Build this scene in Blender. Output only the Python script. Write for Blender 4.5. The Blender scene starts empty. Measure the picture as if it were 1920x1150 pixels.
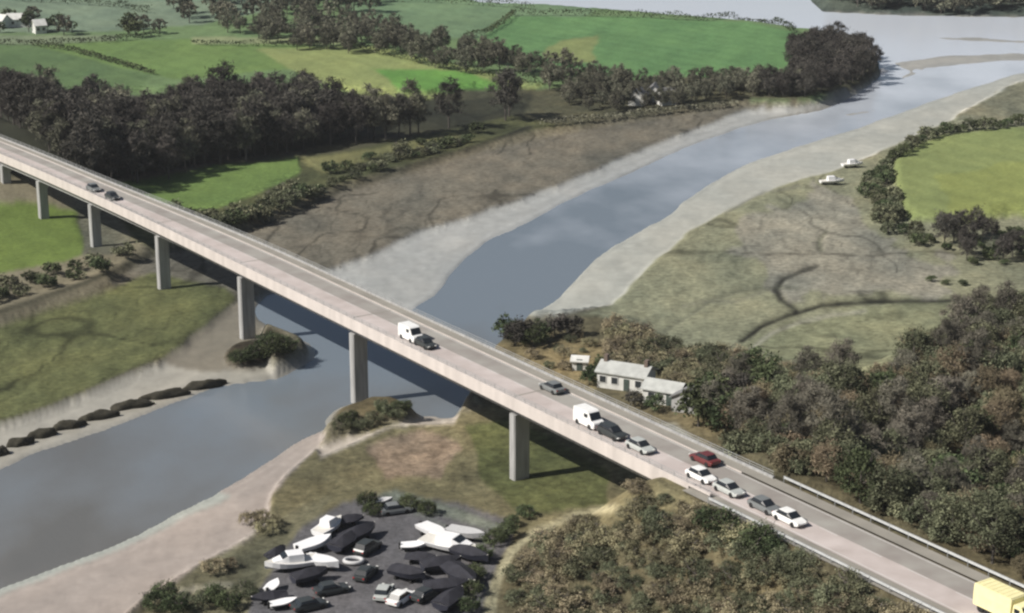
import bpy, bmesh, math, random
import numpy as np
from mathutils import Vector, Matrix
R = math.radians
rnd = random.Random(7)
sc = bpy.context.scene
col = sc.collection

# ---------------------------------------------------------------- camera
H = 100.0; F = 3500.0; PT = math.atan(1035.0 / F)
cam = bpy.data.cameras.new("camera"); cam.sensor_width = 36; cam.lens = 36 * F / 1920
cam.clip_start = 1; cam.clip_end = 20000
co = bpy.data.objects.new("camera", cam); col.objects.link(co)
co.location = (0, 0, H); co.rotation_euler = (math.pi / 2 - PT, 0, 0); sc.camera = co
sc.render.resolution_x = 1024; sc.render.resolution_y = 613
# ---------------------------------------------------------------- light
SUN_EL = 42.0; SUN_AZ = 20.0      # shadows fall toward +x, 20 degrees towards +y
w = bpy.data.worlds.new("World"); sc.world = w; w.use_nodes = True
nt = w.node_tree; nt.nodes.clear()
sky = nt.nodes.new("ShaderNodeTexSky"); sky.sky_type = 'NISHITA'; sky.sun_disc = False
sky.sun_elevation = R(SUN_EL); sky.air_density = 1.0; sky.dust_density = 2.2; sky.ozone_density = 1.0
sdir = Vector((-math.cos(R(SUN_AZ)) * math.cos(R(SUN_EL)), -math.sin(R(SUN_AZ)) * math.cos(R(SUN_EL)), math.sin(R(SUN_EL))))
sky.sun_rotation = math.atan2(sdir.x, sdir.y)
bg = nt.nodes.new("ShaderNodeBackground"); bg.inputs[1].default_value = 0.05
wo = nt.nodes.new("ShaderNodeOutputWorld")
nt.links.new(sky.outputs[0], bg.inputs[0]); nt.links.new(bg.outputs[0], wo.inputs[0])
sl = bpy.data.lights.new("sun", 'SUN'); sl.energy = 5.0; sl.angle = R(0.6); sl.color = (1.0, 0.95, 0.88)
so = bpy.data.objects.new("sun", sl); col.objects.link(so)
so.rotation_euler = (-sdir).to_track_quat('-Z', 'Y').to_euler()
sc.view_settings.view_transform = 'Standard'; sc.view_settings.look = 'None'
sc.view_settings.gamma = 1; sc.view_settings.exposure = 0.24
sc.cycles.pixel_filter_type = 'BLACKMAN_HARRIS'; sc.cycles.filter_width = 2.4
sc.cycles.max_bounces = 6; sc.cycles.volume_bounces = 0; sc.cycles.transparent_max_bounces = 8

# ---------------------------------------------------------------- pixel <-> place
cs, sn = math.cos(PT), math.sin(PT)
def P(x, y, z=0.0):
    dx = (x - 960) / F; dy = -(y - 575) / F
    t = (z - H) / (-sn + dy * cs)
    return Vector((dx * t, (cs + dy * sn) * t, z))
def Qn(X, Y, Z):
    z = Z - H; dep = Y * cs - z * sn; up = Y * sn + z * cs
    return 960 + F * X / dep, 575 - F * up / dep
def lin(c):
    return tuple((v / 255 / 12.92) if v / 255 <= .04045 else ((v / 255 + .055) / 1.055) ** 2.4 for v in c)
K = 0.72
def alb(c, k=K): return tuple(v * k for v in lin(c))

# ---------------------------------------------------------------- numpy noise
def hsh(i, j, s):
    n = (i.astype(np.int64) * 374761393 + j.astype(np.int64) * 668265263 + s * 1442695041) & 0xffffffff
    n = ((n ^ (n >> 13)) * 1274126177) & 0xffffffff
    n = n ^ (n >> 16)
    return (n & 0xffff) / 65535.0
def vnoise(x, y, s=0):
    i = np.floor(x); j = np.floor(y); fx = x - i; fy = y - j
    fx = fx * fx * (3 - 2 * fx); fy = fy * fy * (3 - 2 * fy)
    a = hsh(i, j, s); b = hsh(i + 1, j, s); c = hsh(i, j + 1, s); d = hsh(i + 1, j + 1, s)
    return (a * (1 - fx) + b * fx) * (1 - fy) + (c * (1 - fx) + d * fx) * fy
def fbm(x, y, s=0, o=4):
    v = 0; a = .5; t = 0
    for k in range(o):
        v = v + a * vnoise(x, y, s + k * 17); t += a; a *= .55; x = x * 2.03; y = y * 2.03
    return v / t - .5
def sm(x): x = np.clip(x, 0, 1); return x * x * (3 - 2 * x)
def inpoly(px, py, poly):
    c = np.zeros(px.shape, bool); n = len(poly)
    for i in range(n):
        x1, y1 = poly[i]; x2, y2 = poly[(i + 1) % n]
        if y1 == y2: continue
        m = ((py < y1) != (py < y2)) & (px < (x2 - x1) * (py - y1) / (y2 - y1) + x1)
        c ^= m
    return c
def dline(px, py, line):
    d = np.full(px.shape, 1e9)
    for (x1, y1), (x2, y2) in zip(line[:-1], line[1:]):
        dx, dy = x2 - x1, y2 - y1; L = dx * dx + dy * dy + 1e-9
        t = np.clip(((px - x1) * dx + (py - y1) * dy) / L, 0, 1)
        d = np.minimum(d, np.hypot((px - x1 - t * dx), (py - y1 - t * dy) * 2.2))
    return d
def blur(a, n):
    for ax in (0, 1):
        for _ in range(n):
            p = np.pad(a, [(1, 1) if k == ax else (0, 0) for k in range(a.ndim)], mode='edge')
            s0 = [slice(None)] * a.ndim; s1 = list(s0); s2 = list(s0)
            s0[ax] = slice(0, -2); s1[ax] = slice(1, -1); s2[ax] = slice(2, None)
            a = (p[tuple(s0)] + 2 * p[tuple(s1)] + p[tuple(s2)]) / 4
    return a

# ---------------------------------------------------------------- bridge frame of reference
ZE = 13.0                                           # underside of deck edge
A = P(963, 770, ZE); B = P(300, 440, ZE)
ed = (A - B).normalized(); ep = Vector((-ed.y, ed.x, 0))
if ep.x < 0: ep = -ep
WD = 10.4; ZR = 14.3
def BR(s, t, z):      # s metres along the road, t metres across; a gentle bend and narrowing at the far end
    a = min(1, max(0, (-s - 80) / 90)); t = t * (1 - .24 * a * a * (3 - 2 * a)) - .0003 * max(0, -110 - s) ** 2 * (1 if s > -260 else (150 / (-110 - s)) ** 1)
    return Vector((A.x + ed.x * s + ep.x * t, A.y + ed.y * s + ep.y * t, z))

# ---------------------------------------------------------------- ground zones (outlines on the ground)
WATER = [(-700, 1190), (-300, 1010), (0, 874), (60, 846), (180, 806), (300, 762), (410, 722), (520, 706), (590, 672), (600, 650), (560, 622),
         (505, 602), (480, 575), (500, 545), (560, 530), (690, 565), (755, 588), (815, 550), (850, 503), (915, 448), (1015, 402), (1100, 356),
         (1180, 322), (1280, 276), (1380, 240), (1440, 222), (1545, 204), (1600, 180), (1650, 140), (1640, 90), (1560, 62), (1420, 42), (1200, 22), (1050, 10), (900, 4),
         (800, -30), (900, -60), (1200, -75), (1500, -20), (1540, 20), (1700, 27), (1905, 30), (2500, 40), (2500, 0), (2600, 60), (2400, 120), (2100, 110), (1905, 130),
         (1760, 176), (1620, 226), (1500, 262), (1390, 300), (1310, 345), (1235, 402), (1150, 446), (1080, 505), (1045, 545), (990, 582), (955, 615), (930, 650), (890, 710),
         (850, 768), (800, 765), (740, 740), (700, 735), (650, 755), (600, 790), (540, 822), (400, 912), (260, 985), (120, 1040), (0, 1085), (-300, 1210), (-700, 1400)]
Zs = [  # name, height, colour, outline, edge jitter
 ('field', 3.0, (98, 128, 88), [(-3000, -300), (5000, -300), (5000, 3000), (-3000, 3000)], 0),
 ('scrubland', 3.0, (78, 88, 80), [(1530, 22), (1700, 28), (2500, 40), (2500, -60), (1480, -40)], 2),
 ('field', 3.2, (112, 136, 118), [(-400, -60), (420, -60), (600, 0), (380, 45), (200, 60), (-400, 66)], 6),
 ('field', 3.0, (118, 138, 112), [(-400, 66), (220, 66), (215, 82), (-400, 84)], 3),
 ('field', 3.0, (88, 118, 78), [(-400, 84), (60, 84), (280, 140), (260, 175), (-400, 180)], 4),
 ('field', 3.0, (100, 132, 76), [(60, 84), (240, 76), (440, 70), (600, 88), (540, 130), (330, 150), (200, 120)], 4),
 ('field', 3.0, (132, 148, 112), [(360, 70), (640, 70), (640, 84), (360, 82)], 3),
 ('field', 3.0, (132, 150, 96), [(480, 92), (700, 86), (850, 120), (1020, 160), (940, 200), (700, 190), (560, 140)], 4),
 ('field', 3.0, (96, 148, 72), [(700, 128), (860, 135), (960, 160), (900, 184), (760, 170)], 10),
 ('field', 2.6, (104, 136, 104), [(640, -60), (1200, -60), (1100, 30), (900, 72), (800, 70), (640, 44)], 5),
 ('field', 2.6, (92, 136, 88), [(900, 70), (960, 30), (1190, 32), (1400, 42), (1500, 62), (1500, 150), (1200, 150), (1000, 120)], 4),
 ('field', 2.6, (120, 138, 90), [(1010, 110), (1050, 75), (1120, 66), (1110, 120)], 12),
 ('scrubland', 2.0, (84, 84, 66), [(860, 170), (1000, 168), (1180, 150), (1500, 140), (1640, 90), (1662, 130), (1600, 170), (1500, 185), (1380, 190), (1050, 240), (870, 260), (600, 320), (420, 345), (300, 340)], 8),
 ('scrubland', 2.4, (58, 60, 48), [(-400, 200), (0, 200), (250, 180), (560, 170), (860, 190), (1000, 172), (980, 225), (870, 240), (640, 268), (400, 305), (215, 338), (0, 330), (-400, 400)], 4),
 ('scrubland', 2.2, (80, 84, 58), [(200, 345), (640, 285), (960, 218), (1050, 235), (900, 268), (640, 345), (440, 425), (290, 470), (200, 420)], 4),
 ('field', 2.2, (98, 128, 70), [(215, 345), (400, 312), (560, 296), (560, 330), (470, 368), (390, 400), (300, 390)], 6),
 ('field', 2.2, (112, 118, 82), [(560, 300), (760, 268), (880, 250), (820, 275), (700, 300), (600, 328)], 6),
 ('field', 3.0, (98, 122, 60), [(-500, 370), (60, 380), (180, 400), (215, 450), (120, 490), (0, 512), (-500, 620)], 5),
 ('scrubland', 2.6, (104, 104, 90), [(150, 395), (200, 380), (250, 440), (240, 475), (150, 480)], 6),
 ('salt_marsh', 1.15, (118, 114, 102), [(200, 530), (290, 478), (440, 442), (640, 362), (900, 284), (1050, 250), (1200, 226), (1350, 205), (1440, 196), (1400, 208), (1290, 246), (1150, 304), (1000, 366),
                    (870, 408), (790, 432), (700, 474), (600, 512), (480, 560), (440, 600), (300, 560)], 4),
 ('salt_marsh', 1.2, (104, 108, 72), [(-600, 840), (-600, 730), (0, 612), (150, 562), (290, 512), (420, 540), (440, 560), (420, 600), (400, 640), (330, 664), (240, 700), (110, 756), (0, 792)], 3),
 ('mudflat', .28, (158, 154, 142), [(-600, 1010), (-600, 860), (0, 796), (110, 760), (240, 704), (330, 668), (430, 636), (480, 640), (520, 700), (410, 726), (300, 766), (180, 810), (60, 850), (0, 878), (-600, 1200)], 3),
 ('mudflat', .3, (122, 116, 102), [(300, 680), (350, 640), (430, 570), (480, 560), (500, 600), (480, 690), (400, 700)], 8),
 ('mudflat', .25, (168, 168, 162), [(480, 560), (600, 512), (700, 474), (790, 432), (870, 408), (1000, 366), (1150, 304), (1290, 246), (1400, 206), (1560, 196), (1440, 224), (1380, 244), (1280, 280), (1180, 326),
                    (1120, 360), (1050, 406), (950, 452), (870, 510), (830, 556), (765, 594), (690, 570), (560, 535)], 5),
 ('salt_marsh', 1.3, (144, 145, 120), [(1000, 620), (1150, 570), (1200, 520), (1290, 432), (1360, 395), (1450, 352), (1560, 322), (1640, 290), (1760, 225), (1905, 160), (2500, 60), (2600, 900), (1600, 900), (1250, 700)], 5),
 ('salt_marsh', 1.25, (148, 146, 132), [(1420, 400), (1560, 350), (1640, 430), (1800, 520), (1700, 550), (1540, 540), (1440, 560), (1400, 480)], 40),
 ('salt_marsh', 1.25, (142, 144, 114), [(1380, 660), (1480, 600), (1600, 575), (1800, 565), (1905, 570), (1780, 640), (1620, 730), (1440, 720)], 8),
 ('mudflat', .22, (176, 175, 163), [(960, 590), (1030, 545), (1060, 505), (1130, 446), (1215, 402), (1290, 345), (1370, 296), (1500, 250), (1620, 216), (1905, 120), (2500, 40), (2500, 80), (1905, 170), (1700, 262),
                    (1560, 322), (1450, 352), (1360, 395), (1290, 436), (1200, 520), (1150, 570), (1050, 592)], 5),
 ('scrubland', 2.2, (128, 128, 108), [(1790, 215), (1905, 155), (2400, 60), (2400, 260), (1905, 238), (1790, 240)], 6),
 ('field', 3.4, (126, 144, 92), [(1672, 300), (1700, 276), (1770, 252), (1905, 238), (2400, 220), (2400, 480), (1905, 405), (1800, 418), (1710, 418), (1680, 380)], 3),
 ('field', 3.4, (131, 147, 86), [(1760, 330), (1905, 300), (2200, 300), (2200, 430), (1905, 400), (1790, 400)], 14),
 ('scrubland', 2.0, (108, 101, 78), [(905, 640), (960, 620), (1100, 592), (1180, 600), (1300, 655), (1420, 665), (1600, 740), (1760, 640), (1905, 560), (3000, 500), (3000, 2400), (860, 2400), (900, 760)], 6),
 ('scrubland', 2.0, (140, 128, 96), [(900, 650), (1060, 622), (1130, 640), (1120, 740), (1000, 740)], 6),
 ('scrubland', 2.0, (124, 118, 90), [(590, 830), (660, 800), (780, 790), (860, 775), (960, 760), (1300, 860), (1300, 960), (1000, 1000), (700, 960), (560, 1000), (470, 1010), (520, 920)], 6),
 ('scrubland', 1.9, (98, 102, 66), [(870, 800), (960, 780), (1130, 880), (1140, 950), (980, 960), (900, 900)], 10),
 ('scrubland', 1.8, (146, 130, 112), [(700, 840), (800, 810), (870, 850), (820, 900), (720, 890)], 14),
 ('mudflat', .5, (162, 151, 141), [(-700, 1420), (-300, 1212), (0, 1087), (120, 1042), (260, 987), (400, 914), (540, 824), (586, 806), (612, 816), (585, 850), (540, 890), (510, 930), (500, 980), (460, 1010), (380, 1060),
                   (290, 1110), (230, 1170), (0, 1500), (-700, 1700)], 4),
 ('mudflat', .45, (164, 166, 156), [(0, 1090), (120, 1045), (260, 990), (400, 917), (430, 930), (300, 1000), (150, 1060), (0, 1120)], 6),
 ('mudflat', .7, (176, 166, 152), [(590, 840), (640, 822), (700, 812), (780, 782), (860, 778), (850, 796), (740, 800), (660, 835), (600, 860)], 3),
 ('scrubland', 1.9, (122, 118, 94), [(290, 1115), (400, 1050), (470, 1010), (560, 950), (620, 930), (560, 1010), (500, 1090), (470, 1200), (100, 1500)], 8),
 ('yard', 2.2, (112, 110, 112), [(560, 990), (640, 945), (720, 925), (860, 945), (960, 975), (960, 1010), (925, 1060), (915, 1150), (930, 1400), (420, 1400), (480, 1120), (520, 1040)], 5),
 ('yard', 2.2, (118, 124, 112), [(700, 928), (740, 918), (860, 955), (945, 985), (940, 1000), (850, 975), (760, 948)], 3),
]
CREEKS = [([(1400, 662), (1450, 624), (1500, 603), (1560, 590), (1620, 584)], 7, (166, 164, 146)),
          ([(1392, 640), (1430, 612), (1480, 590), (1540, 572), (1640, 566), (1760, 564), (1830, 560)], 9, (34, 34, 28)),
          ([(1500, 584), (1466, 562), (1456, 542), (1470, 523), (1505, 509), (1530, 500)], 8, (50, 50, 44)),
          ([(1280, 575), (1330, 565), (1380, 568), (1440, 545)], 3, (112, 112, 100)),
          ([(1360, 400), (1430, 360), (1500, 350)], 3, (120, 120, 108)),
          ([(1250, 620), (1300, 588), (1340, 560), (1420, 540), (1500, 540)], 4, (96, 98, 84)),
          ([(1540, 470), (1535, 450), (1550, 435)], 5, (110, 112, 96)),
          ([(-400, 690), (0, 585), (90, 556), (180, 520), (290, 478), (440, 440), (520, 412), (640, 356), (760, 315), (900, 272), (990, 240)], 9, (48, 50, 40)),  # ditch line, the embankment's shadow painted into its dark colour
          ([(0, 792), (110, 756), (240, 698), (300, 672)], 5, (60, 58, 42)),
          ([(0, 690), (80, 660), (160, 645), (250, 610)], 3, (92, 94, 66)),
          ([(1120, 365), (1160, 335), (1230, 305), (1300, 285)], 3, (130, 128, 122)),
          ([(1660, 145), (1700, 132), (1740, 124)], 4, (96, 100, 104))]
PATHS = [([(912, 1200), (918, 1130), (932, 1080), (960, 1032), (1005, 995), (1080, 966), (1150, 952)], 13, (176, 170, 140)),
         ([(1000, 770), (1120, 800), (1260, 800), (1300, 830)], 14, (150, 150, 140)),
         ([(730, 926), (800, 944), (870, 972), (945, 992)], 5, (150, 156, 144)),
         ([(720, 945), (790, 966), (850, 996)], 4, (140, 146, 136)),
         ([(340, 1110), (380, 1102), (430, 1098)], 8, (180, 174, 156)),
         ([(500, 590), (560, 622), (640, 662), (700, 700)], 6, (160, 160, 160)),
         ([(730, 735), (790, 768), (840, 776)], 6, (160, 158, 152))]

# ---------------------------------------------------------------- terrain grid
ys = [120.0]
while ys[-1] < 1000: ys.append(ys[-1] * (1.0038 if 195 < ys[-1] < 860 else 1.02))
while ys[-1] < 3200: ys.append(ys[-1] * 1.10)
ys = np.array(ys)
us = np.concatenate([np.linspace(-1.2, -.34, 24), np.arange(-.325, .3251, .00095), np.linspace(.34, 1.2, 24)])
U, Yg = np.meshgrid(us, ys); X = U * Yg; Y = Yg.copy()
px, py = Qn(X, Y, 1.0)
jx = fbm(X * .11, Y * .07, 3, 3) ; jy = fbm(X * .11, Y * .07, 9, 3); persp = (py + 460) / 1110
Z = np.full(X.shape, 3.0); zone = np.zeros(X.shape, int); names = ['field', 'salt_marsh', 'mudflat', 'scrubland', 'yard']
C = np.zeros(X.shape + (3,))
rough = np.full(X.shape, .9)
def paint(pxx, pyy, first):
    global C
    for n, h, c, poly, jit in Zs:
        qx = pxx + jx * jit * 4.5 * persp; qy = pyy + jy * jit * 1.6 * persp
        m = inpoly(qx, qy, poly)
        if first: Z[m] = h; zone[m] = names.index(n)
        else:
            C[m] = alb(c)
            if n == 'mudflat': C[m] = np.array(alb(c)) * (1.22, 1.24, 1.28)
            if n == 'field': g_ = sum(alb(c)) / 3; C[m] = [(.93 * v + .07 * g_) * q * 1.08 for v, q in zip(alb(c), (1.1, 1.0, .93))]
            if jit == 0: C[pyy > 190] = alb((132, 126, 106)); C[nearW] = alb((158, 156, 148))
paint(px, py, True)
inW = inpoly(px + jx * 16 * persp, py + jy * 5 * persp, WATER)
SHOALS = [[(1660, 112), (1780, 96), (1960, 92), (1960, 108), (1800, 118), (1700, 128)], [(1690, 66), (1820, 62), (1960, 70), (1960, 78), (1800, 74)],
          [(1655, 148), (1700, 130), (1745, 124), (1730, 134), (1690, 146)], [(1560, 208), (1640, 196), (1700, 190), (1640, 206), (1590, 216)]]
inS = np.zeros(X.shape, bool)
for sh in SHOALS: inS |= inpoly(px + jx * 14, py + jy * 5, sh)
inW &= ~inS
Wf = blur(inW.astype(float), 40)
nearW = blur(inW.astype(float), 9) > .02
Z[inW] = -1.3
zone[inW | (nearW & (zone == 0))] = 2; zone[(zone == 0) & (Z > 2.9) & (Z < 3.01) & (py > 190) & (px > 260)] = 3; Z[nearW & ~inW & (Z > 2.5)] = .3
Z += np.where(zone == 2, .1 * fbm(X * .25, Y * .08, 31), 0) + np.where(zone == 1, .7 * fbm(X * .35, Y * .2, 33), 0)
for line, wd, c in CREEKS:
    d = dline(px + jx * 10, py + jy * 5, line)
    Z -= np.where(~inW, .95 * (1 - sm(d / (wd * 1.1))), 0) * np.where(zone == 2, .15, 1)
for (line, wd, c) in PATHS[-2:]:
    Z = np.where(dline(px, py, line) < wd, .2, Z)
Z[inS] = .2; zone[inS] = 2
Z = blur(Z, 4)
Z = np.where((zone == 2) & (Z > 0) & (Z < .6), Z * (1 - .85 * np.clip(Wf * 2, 0, 1)) + .10 * fbm(X * .3, Y * .16, 91) * np.clip(Wf * 3, 0, 1) + .015, Z)
# rolling farmland
Z += sm((420 - py) / 300) * (zone == 0) * (2.2 * fbm(X * .012, Y * .01, 5) + .8) * (Y < 900)
Z = np.where((Y > 800), np.where(Z > 0, Z + sm((Y - 900) / 900) * 22 * (vnoise(X * .004, Y * .003, 4)), Z), Z)
def bst(x, y): return (x - A.x) * ed.x + (y - A.y) * ed.y, (x - A.x) * ep.x + (y - A.y) * ep.y
S, T = bst(X, Y)
lat = np.where(T < 5, 1 - sm((-T - .5) / 21), 1 - sm((T - 12) / 34))
hill = sm((S - 15) / 20) * lat * 12.3
hill2 = 6.5 * np.exp(-(((X - 72) / 30) ** 2 + ((Y - 262) / 34) ** 2))
# west end of the bridge: the farmland climbs to meet the road
hill3 = sm((-S - 175) / 60) * np.where(T < 5, 1 - sm((-T - 1) / 24), 1 - sm((T - 12) / 24)) * 11
Z = np.where(Z > .8, Z + hill + hill2 + hill3, Z)
Z = np.where((S > 30) & (T > -1.5) & (T < WD + 3), np.minimum(Z, 14.08), Z)
for (mx, my, rx, ry, hh) in ((478, 668, 5.2, 7.5, 1.6), (700, 785, 6.2, 7.0, 1.5)):
    c0 = P(mx, my, 0)
    q = np.hypot((X - c0.x) / rx, (Y - c0.y) / ry) + jx * .5
    Z = np.where(q < 1.25, np.maximum(Z, hh * (1 - sm((q - .55) / .7)) + jy * .3 - .1), Z)
c1 = P(480, 662, 0)
Z = Z + .06 * fbm(X * 1.3, Y * 1.3, 77) * (Z > 0)
px, py = Qn(X, Y, Z)
paint(px, py, False)
for line, wd, c in CREEKS:
    d = dline(px + jx * 10, py + jy * 5, line); k = (1 - sm((d - wd * .5) / (wd * .9)))[..., None]
    C = C * (1 - k) + np.array(alb(c)) * k
for line, wd, c in PATHS:
    d = dline(px + jx * 5, py + jy * 3, line); k = (1 - sm((d - wd * .6) / (wd * .6)))[..., None]
    C = C * (1 - k) + np.array(alb(c)) * k
for (mx, my, rx, ry, cc) in ((478, 668, 5.2, 7.5, (66, 60, 48)), (700, 785, 6.2, 7.0, (96, 88, 66))):
    c0 = P(mx, my, 0); q = np.hypot((X - c0.x) / rx, (Y - c0.y) / ry) + jx * .5
    k = (1 - sm((q - .8) / .3))[..., None]; C = C * (1 - k) + np.array(alb(cc)) * k
    zone[(q < .95)] = 3
C[inS] = alb((178, 176, 168))
C = blur(C, 1)
# drainage rills winding through the salt marsh and runnels down the mud
wx = X + 9 * fbm(X * .06, Y * .05, 61); wy = Y + 14 * fbm(X * .05, Y * .05, 63)
rg = np.abs(vnoise(wx * .085, wy * .05, 65) - .5) * 2; rg2 = np.abs(vnoise(wx * .2, wy * .11, 67) - .5) * 2
rill = np.maximum(1 - sm(rg / .085), .55 * (1 - sm(rg2 / .13))) * (vnoise(X * .03, Y * .02, 69) > .3)
C = C * (1 - (.55 * rill * (zone == 1) + .05 * rill * (zone == 2))[..., None])
band = np.sin(Z * 46 + 5 * jx) * (zone == 2) * (Z > 0) * .06
C = C * (1 + band[..., None])
# patchiness of the ground cover itself
v1 = fbm(X * .09, Y * .06, 41)[..., None]; v2 = fbm(X * .6, Y * .35, 43)[..., None]; v3 = fbm(X * .03, Y * .03, 47)[..., None]
amp = np.array([.45, .8, .28, 1.1, .7])[zone][..., None]
C = C * (1 + amp * (.9 * v1 + .8 * v2 + .5 * v3)) * (1 + amp * .25 * v1 * np.array([1, .2, -.5]))
mow = (np.sin((X * .5 + Y * .35) * 1.3 + 3 * jx) * .045 + np.sin((X * .9 - Y * .2) * .6) * .03) * (zone == 0)
C = C * (1 + mow[..., None])
C = np.clip(C, .008, .9)
wet = np.where(zone == 2, sm((.55 - Z) / .5), 0.0)

def gz(x, y):
    r = np.interp(y, ys, np.arange(len(ys))); u = x / y; c = np.interp(u, us, np.arange(len(us)))
    i = min(int(r), len(ys) - 2); j = min(int(c), len(us) - 2); a = r - i; b = c - j
    return float((Z[i, j] * (1 - b) + Z[i, j + 1] * b) * (1 - a) + (Z[i + 1, j] * (1 - b) + Z[i + 1, j + 1] * b) * a)
def G(x, y, dz=0):
    z = 1.0
    for _ in range(12):
        p = P(x, y, z); z = .5 * z + .5 * gz(p.x, p.y)
    return Vector((p.x, p.y, gz(p.x, p.y) + dz))

# ---------------------------------------------------------------- materials
def newmat(name):
    m = bpy.data.materials.new(name); m.use_nodes = True
    return m, m.node_tree, m.node_tree.nodes['Principled BSDF']
def mat(name, c, rough=.8, var=.25, scale=2.0, metal=0, bump=0, rand=0, c2=None, spec=.3, streak=None):
    m, t, b = newmat(name)
    b.inputs['Roughness'].default_value = rough; b.inputs['Metallic'].default_value = metal
    b.inputs['Specular IOR Level'].default_value = spec
    tc = t.nodes.new('ShaderNodeTexCoord'); n = t.nodes.new('ShaderNodeTexNoise')
    n.inputs['Scale'].default_value = scale; n.inputs['Detail'].default_value = 5
    if streak:
        mp = t.nodes.new('ShaderNodeMapping'); mp.inputs['Scale'].default_value = streak; t.links.new(tc.outputs['Object'], mp.inputs[0]); t.links.new(mp.outputs[0], n.inputs['Vector'])
    else: t.links.new(tc.outputs['Object'], n.inputs['Vector'])
    r = t.nodes.new('ShaderNodeValToRGB')
    a = tuple(max(0, v * (1 - var)) for v in c); d = tuple(min(1, v * (1 + var)) for v in (c2 or c))
    r.color_ramp.elements[0].color = a + (1,); r.color_ramp.elements[1].color = d + (1,)
    r.color_ramp.elements[0].position = .3; r.color_ramp.elements[1].position = .7
    t.links.new(n.outputs[0], r.inputs[0]); out = r.outputs[0]
    if rand:
        oi = t.nodes.new('ShaderNodeObjectInfo'); hs = t.nodes.new('ShaderNodeHueSaturation')
        mr = t.nodes.new('ShaderNodeMapRange'); mr.inputs[3].default_value = 1 - rand; mr.inputs[4].default_value = 1 + rand
        mh = t.nodes.new('ShaderNodeMapRange'); mh.inputs[3].default_value = .5 - rand * .06; mh.inputs[4].default_value = .5 + rand * .06
        ml = t.nodes.new('ShaderNodeMath'); ml.operation = 'MULTIPLY'; ml.inputs[1].default_value = 7.31
        fr = t.nodes.new('ShaderNodeMath'); fr.operation = 'FRACT'
        t.links.new(oi.outputs['Random'], mr.inputs[0]); t.links.new(oi.outputs['Random'], ml.inputs[0]); t.links.new(ml.outputs[0], fr.inputs[0])
        t.links.new(fr.outputs[0], mh.inputs[0]); t.links.new(mr.outputs[0], hs.inputs['Value']); t.links.new(mh.outputs[0], hs.inputs['Hue'])
        t.links.new(out, hs.inputs['Color']); out = hs.outputs[0]
    t.links.new(out, b.inputs['Base Color'])
    if bump:
        bp = t.nodes.new('ShaderNodeBump'); bp.inputs['Strength'].default_value = bump; bp.inputs['Distance'].default_value = .1
        t.links.new(n.outputs[0], bp.inputs['Height']); t.links.new(bp.outputs[0], b.inputs['Normal'])
    return m
def ground_mat(name, fine, bump, wetrough=False, amount=.35):
    m, t, b = newmat(name)
    at = t.nodes.new('ShaderNodeAttribute'); at.attribute_name = 'cover'
    tc = t.nodes.new('ShaderNodeTexCoord')
    n = t.nodes.new('ShaderNodeTexNoise'); n.inputs['Scale'].default_value = fine; n.inputs['Detail'].default_value = 8; n.inputs['Roughness'].default_value = .7
    t.links.new(tc.outputs['Object'], n.inputs['Vector'])
    mr = t.nodes.new('ShaderNodeMapRange'); mr.inputs[1].default_value = .3; mr.inputs[2].default_value = .7
    mr.inputs[3].default_value = 1 - amount; mr.inputs[4].default_value = 1 + amount
    t.links.new(n.outputs[0], mr.inputs[0])
    mx = t.nodes.new('ShaderNodeVectorMath'); mx.operation = 'SCALE'
    t.links.new(at.outputs['Color'], mx.inputs[0]); t.links.new(mr.outputs[0], mx.inputs['Scale'])
    t.links.new(mx.outputs[0], b.inputs['Base Color'])
    bp = t.nodes.new('ShaderNodeBump'); bp.inputs['Strength'].default_value = bump; bp.inputs['Distance'].default_value = .25
    t.links.new(n.outputs[0], bp.inputs['Height']); t.links.new(bp.outputs[0], b.inputs['Normal'])
    b.inputs['Roughness'].default_value = .95; b.inputs['Specular IOR Level'].default_value = .15
    if wetrough:
        aw = t.nodes.new('ShaderNodeAttribute'); aw.attribute_name = 'wet'
        q = t.nodes.new('ShaderNodeMapRange'); q.inputs[3].default_value = .8; q.inputs[4].default_value = .32
        t.links.new(aw.outputs['Fac'], q.inputs[0]); t.links.new(q.outputs[0], b.inputs['Roughness'])
        b.inputs['Specular IOR Level'].default_value = .5
    return m
GM = {'field': ground_mat('pasture grass', 1.2, .5, amount=.25), 'salt_marsh': ground_mat('marsh grass', .9, .8, amount=.4), 'mudflat': ground_mat('wet mud', .35, .15, True, .12),
      'scrubland': ground_mat('rough scrub ground', .8, 1.0, amount=.5), 'yard': ground_mat('gravel', 1.6, .6, amount=.35)}

def tag(o, label=None, cat=None, group=None, kind=None):
    if label: o['label'] = label
    if cat: o['category'] = cat
    if group: o['group'] = group
    if kind: o['kind'] = kind
    return o
def link(name, verts, faces, m=None, parent=None, smooth=False, loc=None):
    me = bpy.data.meshes.new(name); me.from_pydata([tuple(v) for v in verts], [], faces); me.update()
    if m: me.materials.append(m)
    if smooth: me.shade_smooth()
    o = bpy.data.objects.new(name, me); col.objects.link(o)
    if parent: o.parent = parent
    if loc: o.location = loc
    return o

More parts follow.
